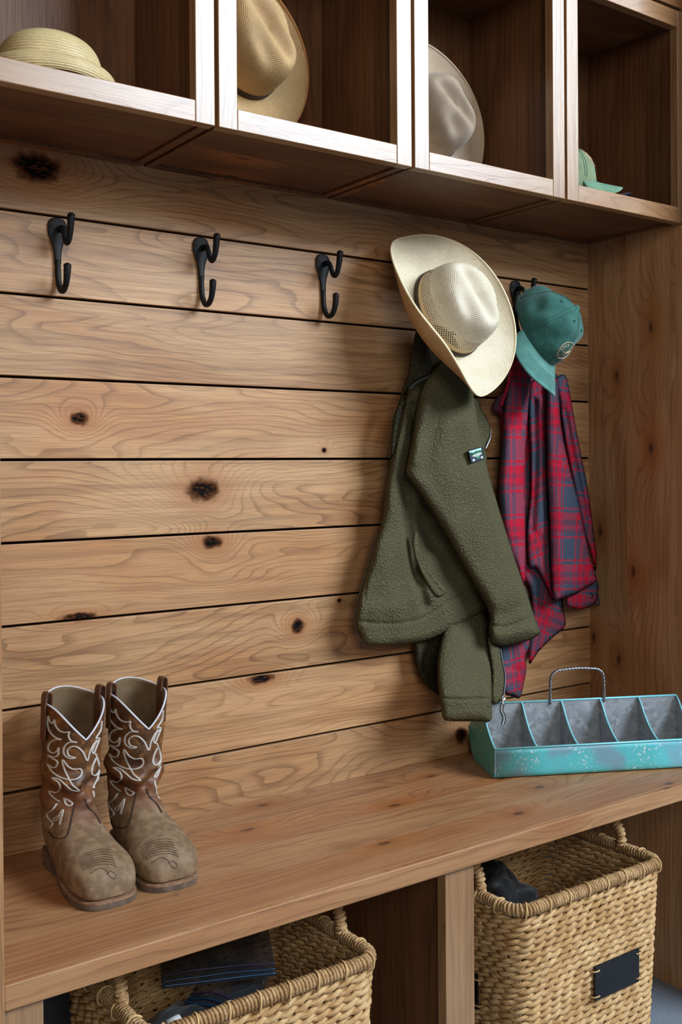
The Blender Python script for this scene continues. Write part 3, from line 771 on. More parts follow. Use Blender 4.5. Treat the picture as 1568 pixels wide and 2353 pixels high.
    for run in px_line(bv, [z6(p) for p in spline([(a, b, 0) for a, b in [(560, 1790), (640, 1745), (700, 1765), (730, 1815), (770, 1835), (780, 1800), (735, 1770), (700, 1800)]], 5)], .0): m.tube(run, .0006, 4)
    obj('toe_stitching', m, M_dkstitch, t, True)
    return t
boot('muddy brown cowboy boot with white stitching, left one of the pair', (.622, -.058), .0, (-3, 8), 0.3, None, .014)
boot('muddy brown cowboy boot with white stitching, right one of the pair', (.742, -.056), -.075, (138, -16), 2.1, None, .010)

# ------------------------------------------------------------------ teal divided tray
k = NT('chipped teal paint', .45, .5); o = k.objc()
n1 = k.noise(o, 7, 2, .5); n2 = k.noise(o, 170, 4, .65); n3 = k.noise(o, 12, 2)
col = k.mix(k.smooth(n1, .45, .56), srgb(84, 180, 184), srgb(112, 150, 164))
chip = k.math('MULTIPLY', k.smooth(n2, .57, .62), k.smooth(n3, .44, .58))
col = k.mix(chip, col, srgb(206, 212, 212)); col = k.mix(k.smooth(k.noise(o, 30, 3), .68, .76, 0, .5), col, srgb(120, 112, 80))
k.base(col); k.bump(chip, .2, .0005); M_teal = k.m
k = NT('galvanised sheet', .42, .5, .45); o = k.objc(); v = k.n('TexVoronoi', feature='F1'); k.set(v.inputs['Vector'], o); v.inputs['Scale'].default_value = 90
n1 = k.noise(o, 130, 3, .6); k.base(k.mix(k.math('ADD', k.math('MULTIPLY', k.sep(v.outputs['Color'])[0], .5), k.math('MULTIPLY', n1, .5)), srgb(138, 143, 147), srgb(186, 190, 194)))
k.set(k.p.inputs['Roughness'], k.math('MULTIPLY_ADD', k.sep(v.outputs['Color'])[1], .25, .30)); k.bump(n1, .35, .0025); M_galv = k.m
M_tealwire = plain('pale teal wire edge', srgb(128, 204, 216), .4, .5, 0, .06, 60)
M_steel = plain('twisted steel wire', srgb(150, 152, 156), .3, .5, 1.0, .2, 200)
O = Vector((1.5083, -.1865, BZ + .0006)); ex = Vector((.3233, -.160, 0)).normalized(); ey = Vector((-ex.y, ex.x, 0)); TL = .0897 * 5
t = thing('divided_tray', 'teal metal divided tray with twisted wire handle on the right end of the bench', 'tray', O + ex * TL / 2 + ey * .1)
def TW(l, w_, h): return O + ex * l + ey * w_ + Vector((0, 0, h))
prof = spline([(.0, .062, 0), (.0, .03, 0), (.0005, .012, 0), (.004, .003, 0), (.014, 0, 0), (.05, 0, 0), (.10, 0, 0), (.145, 0, 0), (.158, .0035, 0), (.170, .014, 0), (.182, .035, 0), (.194, .062, 0)], 3)
curve_f = [(0, .062), (.012, .066), (.030, .075), (.050, .089), (.068, .106), (.082, .123), (.090, .130), (.097, .134)]
m = MB(); m.grid([[TW(l, p.x, p.y) for p in prof] for l in (0, TL * .25, TL * .5, TL * .75, TL)], False)
ob = obj('trough', m, [M_teal, M_galv], t, True); so = ob.modifiers.new('thickness', 'SOLIDIFY'); so.thickness = .0012; so.offset = -1; so.material_offset = 1
cf = spline([(a, b, 0) for a, b in curve_f], 4); cb = [Vector((.194 - p.x, p.y, 0)) for p in cf[::-1]]
full = [(p.x, p.y) for p in prof] + [(p.x, p.y) for p in cb[1:]] [:] 
full = [(p.x, p.y) for p in prof] + [(p.x, p.y) for p in cb] + [(p.x, p.y) for p in cf[::-1]]
def plate(name, l, mat, mat2, th=.0012):
    m = MB(); loop = full; n = len(loop); b = 0
    m.v += [tuple(TW(l, x, z)) for x, z in loop] + [tuple(TW(l + th, x, z)) for x, z in loop]
    # triangulated fan by delaunay for a concave outline
    r_ = delaunay_2d_cdt([Vector(p) for p in loop], [(i, (i + 1) % n) for i in range(n)], [], 1, 1e-6)
    vs, fs = r_[0], r_[2]; m = MB()
    m.v += [tuple(TW(l, p.x, p.y)) for p in vs] + [tuple(TW(l + th, p.x, p.y)) for p in vs]; q = len(vs)
    for f in fs:
        m.f.append(tuple(f)); m.uv.append([(0, 0)] * len(f)); m.mi.append(0); m.f.append(tuple(q + i for i in f[::-1])); m.uv.append([(0, 0)] * len(f)); m.mi.append(1)
    bm_ = {}
    for f in fs:
        for i in range(len(f)): bm_[tuple(sorted((f[i], f[(i + 1) % len(f)])))] = bm_.get(tuple(sorted((f[i], f[(i + 1) % len(f)]))), 0) + 1
    for (a_, b_), c_ in bm_.items():
        if c_ == 1: m.f.append((a_, b_, q + b_, q + a_)); m.uv.append([(0, 0)] * 4); m.mi.append(0)
    return obj(name, m, [mat, mat2], t)
full = list(dict.fromkeys((round(a, 6), round(b, 6)) for a, b in full)); outer = full
inner = [(.097 + (a - .097) * .982, .0018 + b * .985) for a, b in full]
plate('end_panel', -.0012, M_teal, M_galv); plate('end_panel', TL, M_galv, M_teal)
def wire(name, l, par):
    m = MB(); m.tube([TW(l, p.x, p.y + .0006) for p in cf] + [TW(l, p.x, p.y + .0006) for p in cb[::-1]][::-1][1:][:0], .0019, 8); return obj(name, m, M_tealwire, par, True)
def dwire(l, par):
    m = MB(); m.tube([TW(l, p.x, p.y + .0006) for p in cf] + [TW(l, .194 - p.x, p.y + .0006) for p in cf[::-1]][1:], .0019, 8); obj('wire_edge', m, M_tealwire, par, True)
full = inner
for j in range(1, 5):
    d = plate('divider', TL * j / 5, M_galv, M_galv); dwire(TL * j / 5, d)
for ch in [c for c in t.children if c.name.startswith('end_panel')]: dwire(0 if '.' not in ch.name else TL, ch)
m = MB(); m.box(0, 1, 0, 1, 0, 1); m = MB()
b_ = [TW(l, w_, h) for h in (.001, .134) for w_ in (.0965, .0975) for l in (0, TL)]
for f in ((0, 1, 5, 4), (3, 2, 6, 7), (2, 0, 4, 6), (1, 3, 7, 5), (4, 5, 7, 6), (2, 3, 1, 0)): m.quad([b_[i] for i in f])
mid = obj('center_panel', m, M_galv, t)
m = MB(); m.tube([TW(0, .097, .1345), TW(TL, .097, .1345)], .0022, 8); obj('ridge_wire', m, M_tealwire, t, True)
m = MB(); m.tube([TW(0, 0, .0625), TW(TL, 0, .0625)], .0021, 8); obj('front_wire', m, M_tealwire, t, True)
m = MB(); m.tube([TW(0, .194, .0625), TW(TL, .194, .0625)], .0021, 8); obj('back_wire', m, M_tealwire, t, True)
m = MB(); hl0, hl1 = TL * .345, TL * .622; hp = []
for l, h in ((hl0, .128), (hl0, .150), (hl0 + .0005, .175), (hl0 + .004, .190), (hl0 + .016, .1995), (hl0 + .035, .202), ((hl0 + hl1) / 2, .2035), (hl1 - .035, .202), (hl1 - .016, .1995), (hl1 - .004, .190), (hl1 - .0005, .175), (hl1, .150), (hl1, .128)): hp.append(TW(l, .0945, h))
hp = spline(hp, 14)
for ph in range(4):
    pts = []; L_ = 0
    for i, p in enumerate(hp):
        if i: L_ += (p - hp[i - 1]).length
        tg = (hp[min(i + 1, len(hp) - 1)] - hp[max(i - 1, 0)]).normalized(); n_ = ey; b2 = tg.cross(n_)
        a = 2 * PI * L_ / .030 + ph * PI / 2; pts.append(p + (n_ * math.cos(a) + b2 * math.sin(a)) * .0017)
    m.tube(pts, .0015, 6)
obj('handle', m, M_steel, t, True)

# ------------------------------------------------------------------ woven baskets
k = NT('water hyacinth weave', .7, .25); u, v, _ = k.sep(k.uv()); o = k.objc(); r = k.rnd()
n1 = k.noise(o, 34, 3); n2 = k.noise(k.comb(k.math('MULTIPLY', u, 40), k.math('MULTIPLY', v, 10), r), 1.0, 3); n3 = k.noise(k.comb(k.math('MULTIPLY', u, 160), k.math('MULTIPLY', v, 3), r), 1.0, 2)
col = k.mix(k.smooth(n1, .3, .7), srgb(206, 172, 124), srgb(172, 132, 84)); col = k.mix(k.math('MULTIPLY', k.smooth(n2, .5, .75), .7), col, srgb(136, 96, 56))
col = k.mix(k.smooth(n3, .68, .72, 0, .7), col, srgb(70, 46, 26)); k.base(col); k.bump(k.math('ADD', n2, n3), .4, .0015); M_weave = k.m
k = NT('wrapped rim', .7, .25); o = k.objc(); n1 = k.noise(o, 40, 3); n2 = k.noise(o, 260, 3)
col = k.mix(k.smooth(n1, .3, .7), srgb(190, 156, 112), srgb(150, 114, 74)); col = k.mix(k.smooth(n2, .5, .7, 0, .6), col, srgb(112, 80, 48)); k.base(col); k.bump(n2, .4, .001); M_rim = k.m
M_chalk = plain('blackboard tag', srgb(20, 22, 25), .45, .4, 0, .1, 40)
M_tie = plain('raffia tie', srgb(200, 164, 112), .7)
def rrect(cx, cy, hx, hy, rad, n=9):
    pts = []
    for sx_, sy_, a0 in ((1, 1, 0), (-1, 1, 90), (-1, -1, 180), (1, -1, 270)):
        for q in range(n): a = math.radians(a0 + 90 * q / (n - 1)); pts.append((cx + sx_ * (hx - rad) + rad * math.cos(a), cy + sy_ * (hy - rad) + rad * math.sin(a)))
    return pts
def resample(pts, step):
    P = [Vector((p[0], p[1], 0)) for p in pts]; P.append(P[0]); L = [0]
    for i in range(len(P) - 1): L.append(L[-1] + (P[i + 1] - P[i]).length)
    n = int(L[-1] / step); out = []; j = 0
    for q in range(n):
        s_ = L[-1] * q / n
        while L[j + 1] < s_: j += 1
        p = P[j].lerp(P[j + 1], (s_ - L[j]) / max(1e-9, L[j + 1] - L[j])); d = (P[j + 1] - P[j]).normalized()
        out.append((p, Vector((d.y, -d.x, 0)), s_))
    return out, L[-1]
def basket(label, cx, cy, hx, hy, ztop, group, tags, seed):
    rnd = random.Random(seed)
    t = thing('woven_basket', label, 'basket', (cx, cy, 0), group)
    pitch = .0122; rows = int((ztop - .014) / pitch); m = MB()
    for i in range(rows):
        z = .008 + pitch * i; tp = .90 + .10 * (z / ztop)
        pts, L = resample(rrect(cx, cy, hx * tp, hy * tp, .032), .0058); nt = round(L / .052)
        ph0 = rnd.random() * 2 * PI
        for sgn in (0, PI):
            P = []; rr = []
            for p, nrm, s_ in pts:
                a = 2 * PI * s_ / L * nt + ph0 + sgn
                jit = noise.noise(Vector((s_ * 22, z * 70, sgn + seed))) * .0016
                P.append(Vector((p.x, p.y, z)) + nrm * (.0040 * math.cos(a)) + Vector((0, 0, .0034 * math.sin(a) + jit)))
                rr.append(.0040 + .0008 * math.cos(a) + noise.noise(Vector((s_ * 60, z * 90, sgn))) * .0007)
            m.tube(P, rr, 6, True)
    w_ = obj('woven_wall', m, M_weave, t, True)
    m = MB(); pts, L = resample(rrect(cx, cy, hx * .995, hy * .995, .032), .026)
    for p, nrm, s_ in pts:
        q = Vector((cx, cy, 0)); b_ = q + (p - q) * .90; m.tube([Vector((b_.x, b_.y, .004)), Vector((p.x, p.y, ztop))], .0017, 5)
    obj('stakes', m, M_weave, t, True)['kind'] = 'stuff'
    m = MB(); lo = rrect(cx, cy, hx * .895, hy * .895, .03); m.quad([(x, y, .003) for x, y in lo]); m.quad([(x, y, .006) for x, y in lo]); obj('base', m, M_weave, t)
    def coil(path, R, closed, name, parent, pit=.0062, rs=.0030):
        m = MB(); m.tube(path, R - .001, 8, closed)
        L = [0]
        seq = path + ([path[0]] if closed else [])
        for i in range(len(seq) - 1): L.append(L[-1] + (seq[i + 1] - seq[i]).length)
        n = int(L[-1] / pit * 9); P = []; j = 0
        for q in range(n + 1):
            s_ = L[-1] * q / n
            while j < len(seq) - 2 and L[j + 1] < s_: j += 1
            p = seq[j].lerp(seq[j + 1], (s_ - L[j]) / max(1e-9, L[j + 1] - L[j])); tg = (seq[j + 1] - seq[j]).normalized()
            n1_ = (Vector((0, 0, 1)) - tg * tg.z); n1_ = n1_.normalized() if n1_.length > .15 else (Vector((0, 1, 0)) - tg * tg.y).normalized()
            b1 = tg.cross(n1_); a = 2 * PI * s_ / pit * (1) + .35 * math.sin(s_ * 300)
            P.append(p + (n1_ * math.cos(a) + b1 * math.sin(a)) * (R - .0004 + .0008 * noise.noise(Vector((s_ * 90, 1, seed)))))
        m.tube(P, rs, 5, False); return obj(name, m, M_rim, parent, True)
    pts, L = resample(rrect(cx, cy, hx + .001, hy + .001, .032), .01)
    rim = coil([Vector((p.x, p.y, ztop)) for p, _, _ in pts], .0095, True, 'rim', t)
    m = MB()
    for p, nrm, s_ in pts[::5]:
        tg = Vector((-nrm.y, nrm.x, 0)); c_ = Vector((p.x, p.y, ztop))
        m.tube([c_ + nrm * .0122 * math.cos(a) + Vector((0, 0, .0122 * math.sin(a) - (.004 if math.sin(a) < 0 else 0))) + tg * .006 * a / PI for a in [-2.4 + 4.8 * q / 12 for q in range(13)]], .0018, 5)
    obj('rim_ties', m, M_tie, rim, True)['kind'] = 'stuff'
    for sx_ in (-1, 1):
        hx_ = cx + sx_ * (hx - .002)
        path = spline([(hx_, cy - .058, ztop + .004), (hx_ + sx_ * .001, cy - .058, ztop + .022), (hx_, cy - .050, ztop + .042), (hx_, cy - .030, ztop + .054), (hx_, cy, ztop + .058), (hx_, cy + .030, ztop + .054), (hx_, cy + .050, ztop + .042), (hx_, cy + .058, ztop + .022), (hx_, cy + .058, ztop + .004)], 5)
        coil(path, .0082, False, 'handle', t, .0075, .0034)
    for (o_, ax_, ww, hh, nrm) in tags:
        o_ = Vector(o_); ax_ = Vector(ax_); nrm = Vector(nrm); up = Vector((0, 0, 1)); m = MB()
        b_ = [o_ + ax_ * (ww / 2 * sx_) + up * (hh / 2 * sz_) + nrm * d for d in (0, .003) for sz_ in (-1, 1) for sx_ in (-1, 1)]
        for f in ((4, 5, 7, 6), (1, 0, 2, 3), (0, 1, 5, 4), (3, 2, 6, 7), (2, 0, 4, 6), (1, 3, 7, 5)): m.quad([b_[i] for i in f])
        tg_ = obj('blackboard_tag', m, M_chalk, t)
        for sx_ in (-1, 1):
            for sz_ in (-1, 1):
                c_ = o_ + ax_ * (ww / 2 * sx_) + up * ((hh / 2 - .008) * sz_) + nrm * .003; m = MB()
                m.tube([c_ - ax_ * sx_ * .009 - nrm * .003, c_ - ax_ * sx_ * .008 + nrm * .0025, c_ + nrm * .004 + up * .001, c_ + ax_ * sx_ * .005 + nrm * .001, c_ + ax_ * sx_ * .007 - nrm * .008], .0013, 5)
                obj('tie', m, M_tie, tg_, True)
    return t
ZT = .443
cxR, cyR = 1.4655, -.330
basket('woven basket with a blackboard tag facing forward, right of the bench divider', cxR, cyR, .192, .153, ZT, 'woven storage baskets under the bench',
       [((1.520, cyR - .153 + .001 - .0055, .2705), (1, 0, 0), .122, .062, (0, -1, 0)), ((cxR - .192 - .003, cyR + .005, .2705), (0, 1, 0), .122, .062, (-1, 0, 0))], 1)
cxL, cyL = .791, -.312
basket('woven basket holding plastic zip bags, left of the bench divider', cxL, cyL, .192, .153, ZT, 'woven storage baskets under the bench',
       [((cxL, cyL - .153 - .004, .2705), (1, 0, 0), .122, .062, (0, -1, 0))], 5)

# ------------------------------------------------------------------ hanging clothes
def z5(p): return (p[0] / 2.503 + 800, p[1] / 2.503 + 740)
def seg_dist(Q, line, closed=False):
    L = np.array(line, float); A = L if closed else L[:-1]; B = np.roll(L, -1, 0) if closed else L[1:]
    best = np.full(len(Q), 1e9)
    for a, b in zip(A, B):
        d = b - a; t = np.clip(((Q - a) @ d) / max(1e-9, d @ d), 0, 1); best = np.minimum(best, np.hypot(*(Q - a - t[:, None] * d).T))
    return best
def inside(Q, poly):
    P = np.array(poly); x, y = Q[:, 0], Q[:, 1]; c = np.zeros(len(Q), bool); j = len(P) - 1
    for i in range(len(P)):
        xi, yi = P[i]; xj, yj = P[j]
        c ^= ((yi > y) != (yj > y)) & (x < (xj - xi) * (y - yi) / (yj - yi + 1e-12) + xi); j = i
    return c
def cloth(name, outline, Y, thick, folds, mat, parent, rim=16, back=.004, step=5.0, uva=0.0, uvs=1.0, smooth=True, conv=z5, ripple=.0, uvo=(0, 0)):
    """a soft padded panel: outline traced on the plane Y(px, py), puffed towards the room, with folds"""
    pts = [conv(p) for p in outline]
    sm = [(p.x, p.y) for p in spline([(a, b, 0) for a, b in pts], 5, True)] if smooth else [(p.x, p.y) for p in sum([[Vector((*a, 0)).lerp(Vector((*b, 0)), q / 4) for q in range(4)] for a, b in zip(pts, pts[1:] + pts[:1])], [])]
    # even spacing along the edge
    rs, _ = resample(sm, step * .9); poly = [(p.x, p.y) for p, _, _ in rs]
    P = np.array(poly); x0, y0 = P.min(0); x1, y1 = P.max(0)
    g = []
    for j, yy in enumerate(np.arange(y0, y1, step * .87)):
        xs = np.arange(x0 + (step / 2 if j % 2 else 0), x1, step); g.append(np.stack([xs, np.full_like(xs, yy)], 1))
    G = np.concatenate(g); G = G[inside(G, poly)]; G = G[seg_dist(G, poly, True) > step * .55]
    allp = [Vector(p) for p in poly] + [Vector(p) for p in G]; n = len(poly)
    r_ = delaunay_2d_cdt(allp, [(i, (i + 1) % n) for i in range(n)], [], 1, 1e-5); vs, fs = r_[0], r_[2]
    Q = np.array([(v.x, v.y) for v in vs]); d = seg_dist(Q, poly, True)
    e = np.clip(d / rim, 0, 1); prof = np.sqrt(np.clip(1 - (1 - e) ** 2, 0, 1)); off = thick * prof
    for ln, wd, amp in folds:
        q = np.array([conv(p) for p in ln]); q = np.array([(p.x, p.y) for p in spline([(a, b, 0) for a, b in q], 5)]) if len(q) > 2 else q
        dd = seg_dist(Q, q); off = off + amp * np.exp(-(dd / (wd / 2.503)) ** 2) * np.clip(d / 9, 0, 1)
    if ripple: off = off + np.array([noise.noise(Vector((a * .02, b * .012, len(name)))) for a, b in Q]) * ripple * np.clip(d / 12, 0, 1)
    # the seam where front and back meet must stay flat
    m = MB(); fr = []; bk = []
    s_, c_ = math.sin(uva), math.cos(uva); UV = []
    for i, (a, b) in enumerate(Q):
        y_ = Y(a, b) if callable(Y) else Y; p = at(a, b, y_); rd = (p - CAMLOC).normalized()
        edge = d[i] < 1e-3
        fr.append(p - rd * (0 if edge else off[i])); bk.append(p + rd * (0 if edge else back))
        xx, zz = p.x + off[i] * .8, p.z; UV.append(((xx * c_ - zz * s_) * uvs + uvo[0], (xx * s_ + zz * c_) * uvs + uvo[1]))
    N_ = len(Q); m.v = [tuple(p) for p in fr] + [tuple(p) for p in bk]; edge = d < 1e-3
    for f in fs:
        f = list(f); a, b, c = Q[f[0]], Q[f[1]], Q[f[2]]
        ccw = (b[0] - a[0]) * (c[1] - a[1]) - (b[1] - a[1]) * (c[0] - a[0]) > 0
        if not ccw: f = f[::-1]      # image y runs down, so this faces the room
        ff = f[::-1]
        m.f.append(tuple(ff)); m.uv.append([UV[i] for i in ff]); m.mi.append(0)
        bb = [i if edge[i] else i + N_ for i in f]
        m.f.append(tuple(bb)); m.uv.append([UV[i % N_] for i in bb]); m.mi.append(0)
    return obj(name, m, mat, parent, True)
def zipper(name, pts, bv, parent, mat, Y=None, conv=z5, r=.0023):
    ln = spline([(*conv(p), 0) for p in pts], 8)
    P = [at(p.x, p.y, Y(p.x, p.y) if callable(Y) else Y) for p in ln] if Y is not None else sum(px_line(bv, [(p.x, p.y) for p in ln], .001), [])
    L = [0]
    for i in range(len(P) - 1): L.append(L[-1] + (P[i + 1] - P[i]).length)
    out = []; j = 0; n = int(L[-1] / .0009)
    for q in range(n + 1):
        s_ = L[-1] * q / n
        while j < len(P) - 2 and L[j + 1] < s_: j += 1
        out.append(P[j].lerp(P[j + 1], (s_ - L[j]) / max(1e-9, L[j + 1] - L[j])))
    m = MB(); m.tube(out, [r * (1.15 if (q // 2) % 2 else .62) for q in range(len(out))], 6); return obj(name, m, mat, parent)
def fleece(name, c1, c2):
    k = NT(name, .95, .1); o = k.objc()
    wv = k.n('VectorMath', operation='ADD'); k.set(wv.inputs[0], o)
    ns = k.n('TexNoise'); k.set(ns.inputs['Vector'], o); ns.inputs['Scale'].default_value = 130; ns.inputs['Detail'].default_value = 2
    sc = k.n('VectorMath', operation='SCALE'); k.set(sc.inputs[0], ns.outputs['Color']); sc.inputs['Scale'].default_value = .006; k.set(wv.inputs[1], sc.outputs[0])
    v = k.n('TexVoronoi', feature='SMOOTH_F1'); k.set(v.inputs['Vector'], wv.outputs[0]); v.inputs['Scale'].default_value = 215; v.inputs['Smoothness'].default_value = .6
    f2 = k.noise(o, 1100, 2); dd = v.outputs['Distance']
    h = k.math('SUBTRACT', 1.0, k.smooth(dd, .10, .60))
    k.base(k.mix(k.math('ADD', k.math('MULTIPLY', h, .8), k.math('MULTIPLY', f2, .2)), c2, c1))
    k.bump(k.math('ADD', h, k.math('MULTIPLY', f2, .25)), 1.0, .0019)
    return k.m
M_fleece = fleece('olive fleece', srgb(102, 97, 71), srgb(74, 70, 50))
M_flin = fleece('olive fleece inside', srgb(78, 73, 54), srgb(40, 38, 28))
M_zip = plain('zipper teeth', srgb(96, 102, 104), .4, .5, .5)
M_zipbright = plain('bright zipper metal', srgb(190, 194, 198), .3, .5, .9)
JL = at(990, 790, -.05)
jk = thing('fleece_jacket', 'olive green fleece zip jacket hanging below the straw cowboy hat', 'jacket', JL)
lin = lambda y0, v0, y1, v1: (lambda a, b: v0 + (v1 - v0) * min(1, max(0, (b - y0) / (y1 - y0))))
# back of the body looping below the hem
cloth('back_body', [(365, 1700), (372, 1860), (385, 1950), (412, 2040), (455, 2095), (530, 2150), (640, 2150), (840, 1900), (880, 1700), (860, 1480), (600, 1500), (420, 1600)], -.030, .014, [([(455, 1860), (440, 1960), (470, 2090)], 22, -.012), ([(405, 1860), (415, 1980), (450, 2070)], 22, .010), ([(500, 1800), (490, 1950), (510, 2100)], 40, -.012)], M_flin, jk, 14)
cloth('right_front', [(560, 380), (735, 440), (768, 500), (803, 560), (818, 610), (815, 665), (790, 730), (800, 800), (760, 900), (620, 800), (560, 600)], -.050, .016, [([(745, 470), (770, 590), (790, 700)], 22, -.006)], M_fleece, jk, 14)
cloth('left_front', [(392, 370), (340, 430), (300, 560), (262, 700), (245, 800), (215, 950), (192, 1150), (150, 1275), (110, 1430), (70, 1560), (44, 1680), (45, 1745), (68, 1800), (104, 1857), (200, 1862), (330, 1856), (450, 1832), (560, 1790), (680, 1728), (790, 1655), (840, 1600), (780, 1400), (660, 1150), (560, 900), (530, 600), (520, 420)],
      lin(900, -.046, 1480, -.052), .034, [([(330, 900), (340, 1100), (370, 1300), (410, 1500), (440, 1620)], 34, -.020), ([(300, 560), (270, 900), (250, 1200), (200, 1500)], 70, .010), ([(450, 1050), (440, 1150), (480, 1280)], 45, -.026), ([(520, 1200), (590, 1400), (700, 1560)], 60, -.012),
       ([(65, 1722), (200, 1735), (330, 1728), (460, 1690), (590, 1600), (720, 1525)], 10, -.0050), ([(95, 1600), (110, 1480), (150, 1350)], 9, -.004), ([(85, 1640), (300, 1640), (430, 1560)], 60, .008), ([(380, 640), (370, 480)], 24, -.012)], M_fleece, jk, 20, ripple=.010, step=3.2)
pk = cloth('pocket_welt', [(383, 1212), (402, 1225), (420, 1330), (470, 1430), (562, 1540), (512, 1578), (440, 1480), (392, 1370), (372, 1275)], -.082, .0055, [([(395, 1240), (415, 1370), (535, 1555)], 8, -.0025)], M_fleece, jk, 5, step=2.6)
cloth('hanging_sleeve', [(600, 1640), (545, 1790), (522, 1900), (514, 2000), (522, 2120), (538, 2240), (552, 2286), (600, 2296), (740, 2297), (822, 2292), (826, 2200), (830, 2050), (832, 1900), (832, 1740), (800, 1600), (700, 1580)],
      lin(1400, -.028, 1600, -.136), .032, [([(524, 2160), (640, 2170), (826, 2164)], 10, -.0052), ([(640, 1850), (610, 2000), (620, 2140)], 50, .006), ([(740, 1760), (760, 1950), (740, 2150)], 60, -.006)], M_fleece, jk, 24, ripple=.006, step=3.2)
cloth('shoulder', [(410, 40), (392, 120), (372, 260), (345, 400), (335, 540), (560, 560), (660, 300), (620, 100), (520, 20)], -.046, .022, [([(420, 330), (440, 420)], 20, -.006)], M_fleece, jk, 18)
hs = cloth('right_edge_strip', [(800, 1800), (850, 1855), (876, 1880), (889, 1960), (903, 2040), (897, 2130), (872, 2186), (826, 2184), (826, 2000)], lin(1420, -.085, 1600, -.130), .010, [([(858, 1880), (866, 2000), (868, 2170)], 8, -.003), ([(835, 2085), (880, 2088)], 6, -.002)], M_fleece, jk, 8)
sl = cloth('sleeve', [(560, 200), (470, 300), (420, 390), (388, 520), (362, 680), (338, 810), (330, 858), (358, 910), (440, 1025), (520, 1155), (600, 1290), (680, 1430), (742, 1535), (792, 1625), (814, 1700), (808, 1760), (814, 1820), (832, 1852), (900, 1864), (1000, 1842), (1060, 1822), (1106, 1788), (1094, 1750), (1072, 1690), (1030, 1560), (980, 1420), (920, 1240), (862, 1050), (812, 880), (780, 740), (752, 600), (732, 480), (700, 330), (640, 210)],
      lin(900, -.078, 1450, -.100), .046, [([(812, 1745), (900, 1755), (980, 1730), (1075, 1688)], 10, -.0055), ([(460, 480), (420, 650), (390, 800)], 40, .008), ([(520, 520), (470, 700), (420, 850)], 46, -.007), ([(620, 620), (640, 900), (720, 1200), (880, 1560)], 120, .010), ([(820, 1660), (900, 1680), (980, 1640)], 36, -.006), ([(840, 1800), (940, 1800), (1060, 1760)], 26, .005), ([(735, 480), (770, 700), (850, 1000)], 18, -.004)], M_fleece, jk, 30, ripple=.008, step=3.2)
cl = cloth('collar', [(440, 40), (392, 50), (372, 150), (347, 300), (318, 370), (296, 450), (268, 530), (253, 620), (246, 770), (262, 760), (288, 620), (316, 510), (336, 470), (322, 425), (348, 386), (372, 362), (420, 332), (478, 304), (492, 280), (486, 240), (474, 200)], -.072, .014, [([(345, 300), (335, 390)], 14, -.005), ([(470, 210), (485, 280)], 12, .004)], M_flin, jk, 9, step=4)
bpy.context.view_layer.update(); bvj = bvh_of([c for c in jk.children if c.type == 'MESH'])
zipper('zipper', [(482, 300), (455, 318), (420, 334), (385, 354), (352, 384)], bvj, jk, M_zip, -.086)
zipper('zipper', [(318, 470), (290, 500), (266, 540), (258, 600), (250, 700), (244, 780)], bvj, jk, M_zip, -.066)
zipper('zipper', [(176, 1210), (150, 1272), (108, 1430), (68, 1560), (43, 1680), (44, 1748), (66, 1802), (100, 1856)], bvj, jk, M_zip, lin(900, -.046, 1480, -.054), r=.0017)
zipper('zipper', [(822, 620), (817, 668), (792, 728)], bvj, jk, M_zipbright, -.054, r=.0020)
zipper('zipper', [(878, 1880), (891, 1960), (905, 2040), (899, 2130), (890, 2160)], bvj, jk, M_zip, lin(1420, -.087, 1600, -.134), r=.0018)
# slider and cord pull
def zp(p): return (p[0] / 11.2 + 1080, p[1] / 11.2 + 1580)
YP = -.134
m = MB(); A_ = [at(*zp(p), YP) for p in ((880, 250), (862, 330), (850, 400), (838, 440))]
m.tube(A_, [.0030, .0032, .0034, .0050], 8, flat=.6)
m.tube([at(*zp(p), YP) for p in ((845, 215), (835, 300), (815, 380))], .0013, 6); m.tube([at(*zp(p), YP) for p in ((925, 260), (895, 320), (870, 390))], .0013, 6)
sld = obj('zip_slider', m, M_zipbright, jk, True)
M_cordw = plain('white green cord', srgb(196, 198, 184), .7); M_cordk = plain('black cord', srgb(26, 28, 26), .7)
for dx, mt_ in ((-12, M_cordk), (30, M_cordw), (62, M_cordk)):
    m = MB(); m.tube(spline([at(zp((a + dx, b))[0], zp((a + dx, b))[1], YP - .001) for a, b in ((815, 440), (795, 520), (800, 620), (850, 720), (855, 840), (820, 945))], 6), .0012, 6); obj('pull_cord', m, mt_, jk, True)
# chest patch
bvs = bvh_of([sl]); c = at(1095, 1046, -.09)
def zq(p): return (p[0] / 22.4 + 1060, p[1] / 22.4 + 1010)
_hits = []
for p in ((345, 560), (1020, 365), (1185, 960), (510, 1215), (760, 780)):
    h, n, i_, ds = bvs.ray_cast(CAMLOC, ray(*zq(p)).normalized())
    if h: _hits.append(h)
PN = ((_hits[1] - _hits[3]).cross(_hits[2] - _hits[0])).normalized()
if PN.dot(CAMLOC - _hits[0]) < 0: PN = -PN
PO = max((h.dot(PN) for h in _hits)) + .0006
def patch_pt(p, off):
    d = ray(*zq(p)).normalized(); t_ = (PO + off - CAMLOC.dot(PN)) / d.dot(PN); return CAMLOC + d * t_
def patch_poly(name, pts, off, mat, par, th=.0008):
    m = MB(); b = [patch_pt(p, off) for p in pts]; cc = sum((p for p in b), Vector()) / len(b); n = len(b)
    rd = PN * th; m.v = [tuple(p) for p in b] + [tuple(p + rd) for p in b]
    m.f.append(tuple(range(n, 2 * n))); m.uv.append([(0, 0)] * n); m.mi.append(0)
    for i in range(n): m.f.append((i, (i + 1) % n, n + (i + 1) % n, n + i)); m.uv.append([(0, 0)] * 4); m.mi.append(0)
    return obj(name, m, mat, par)
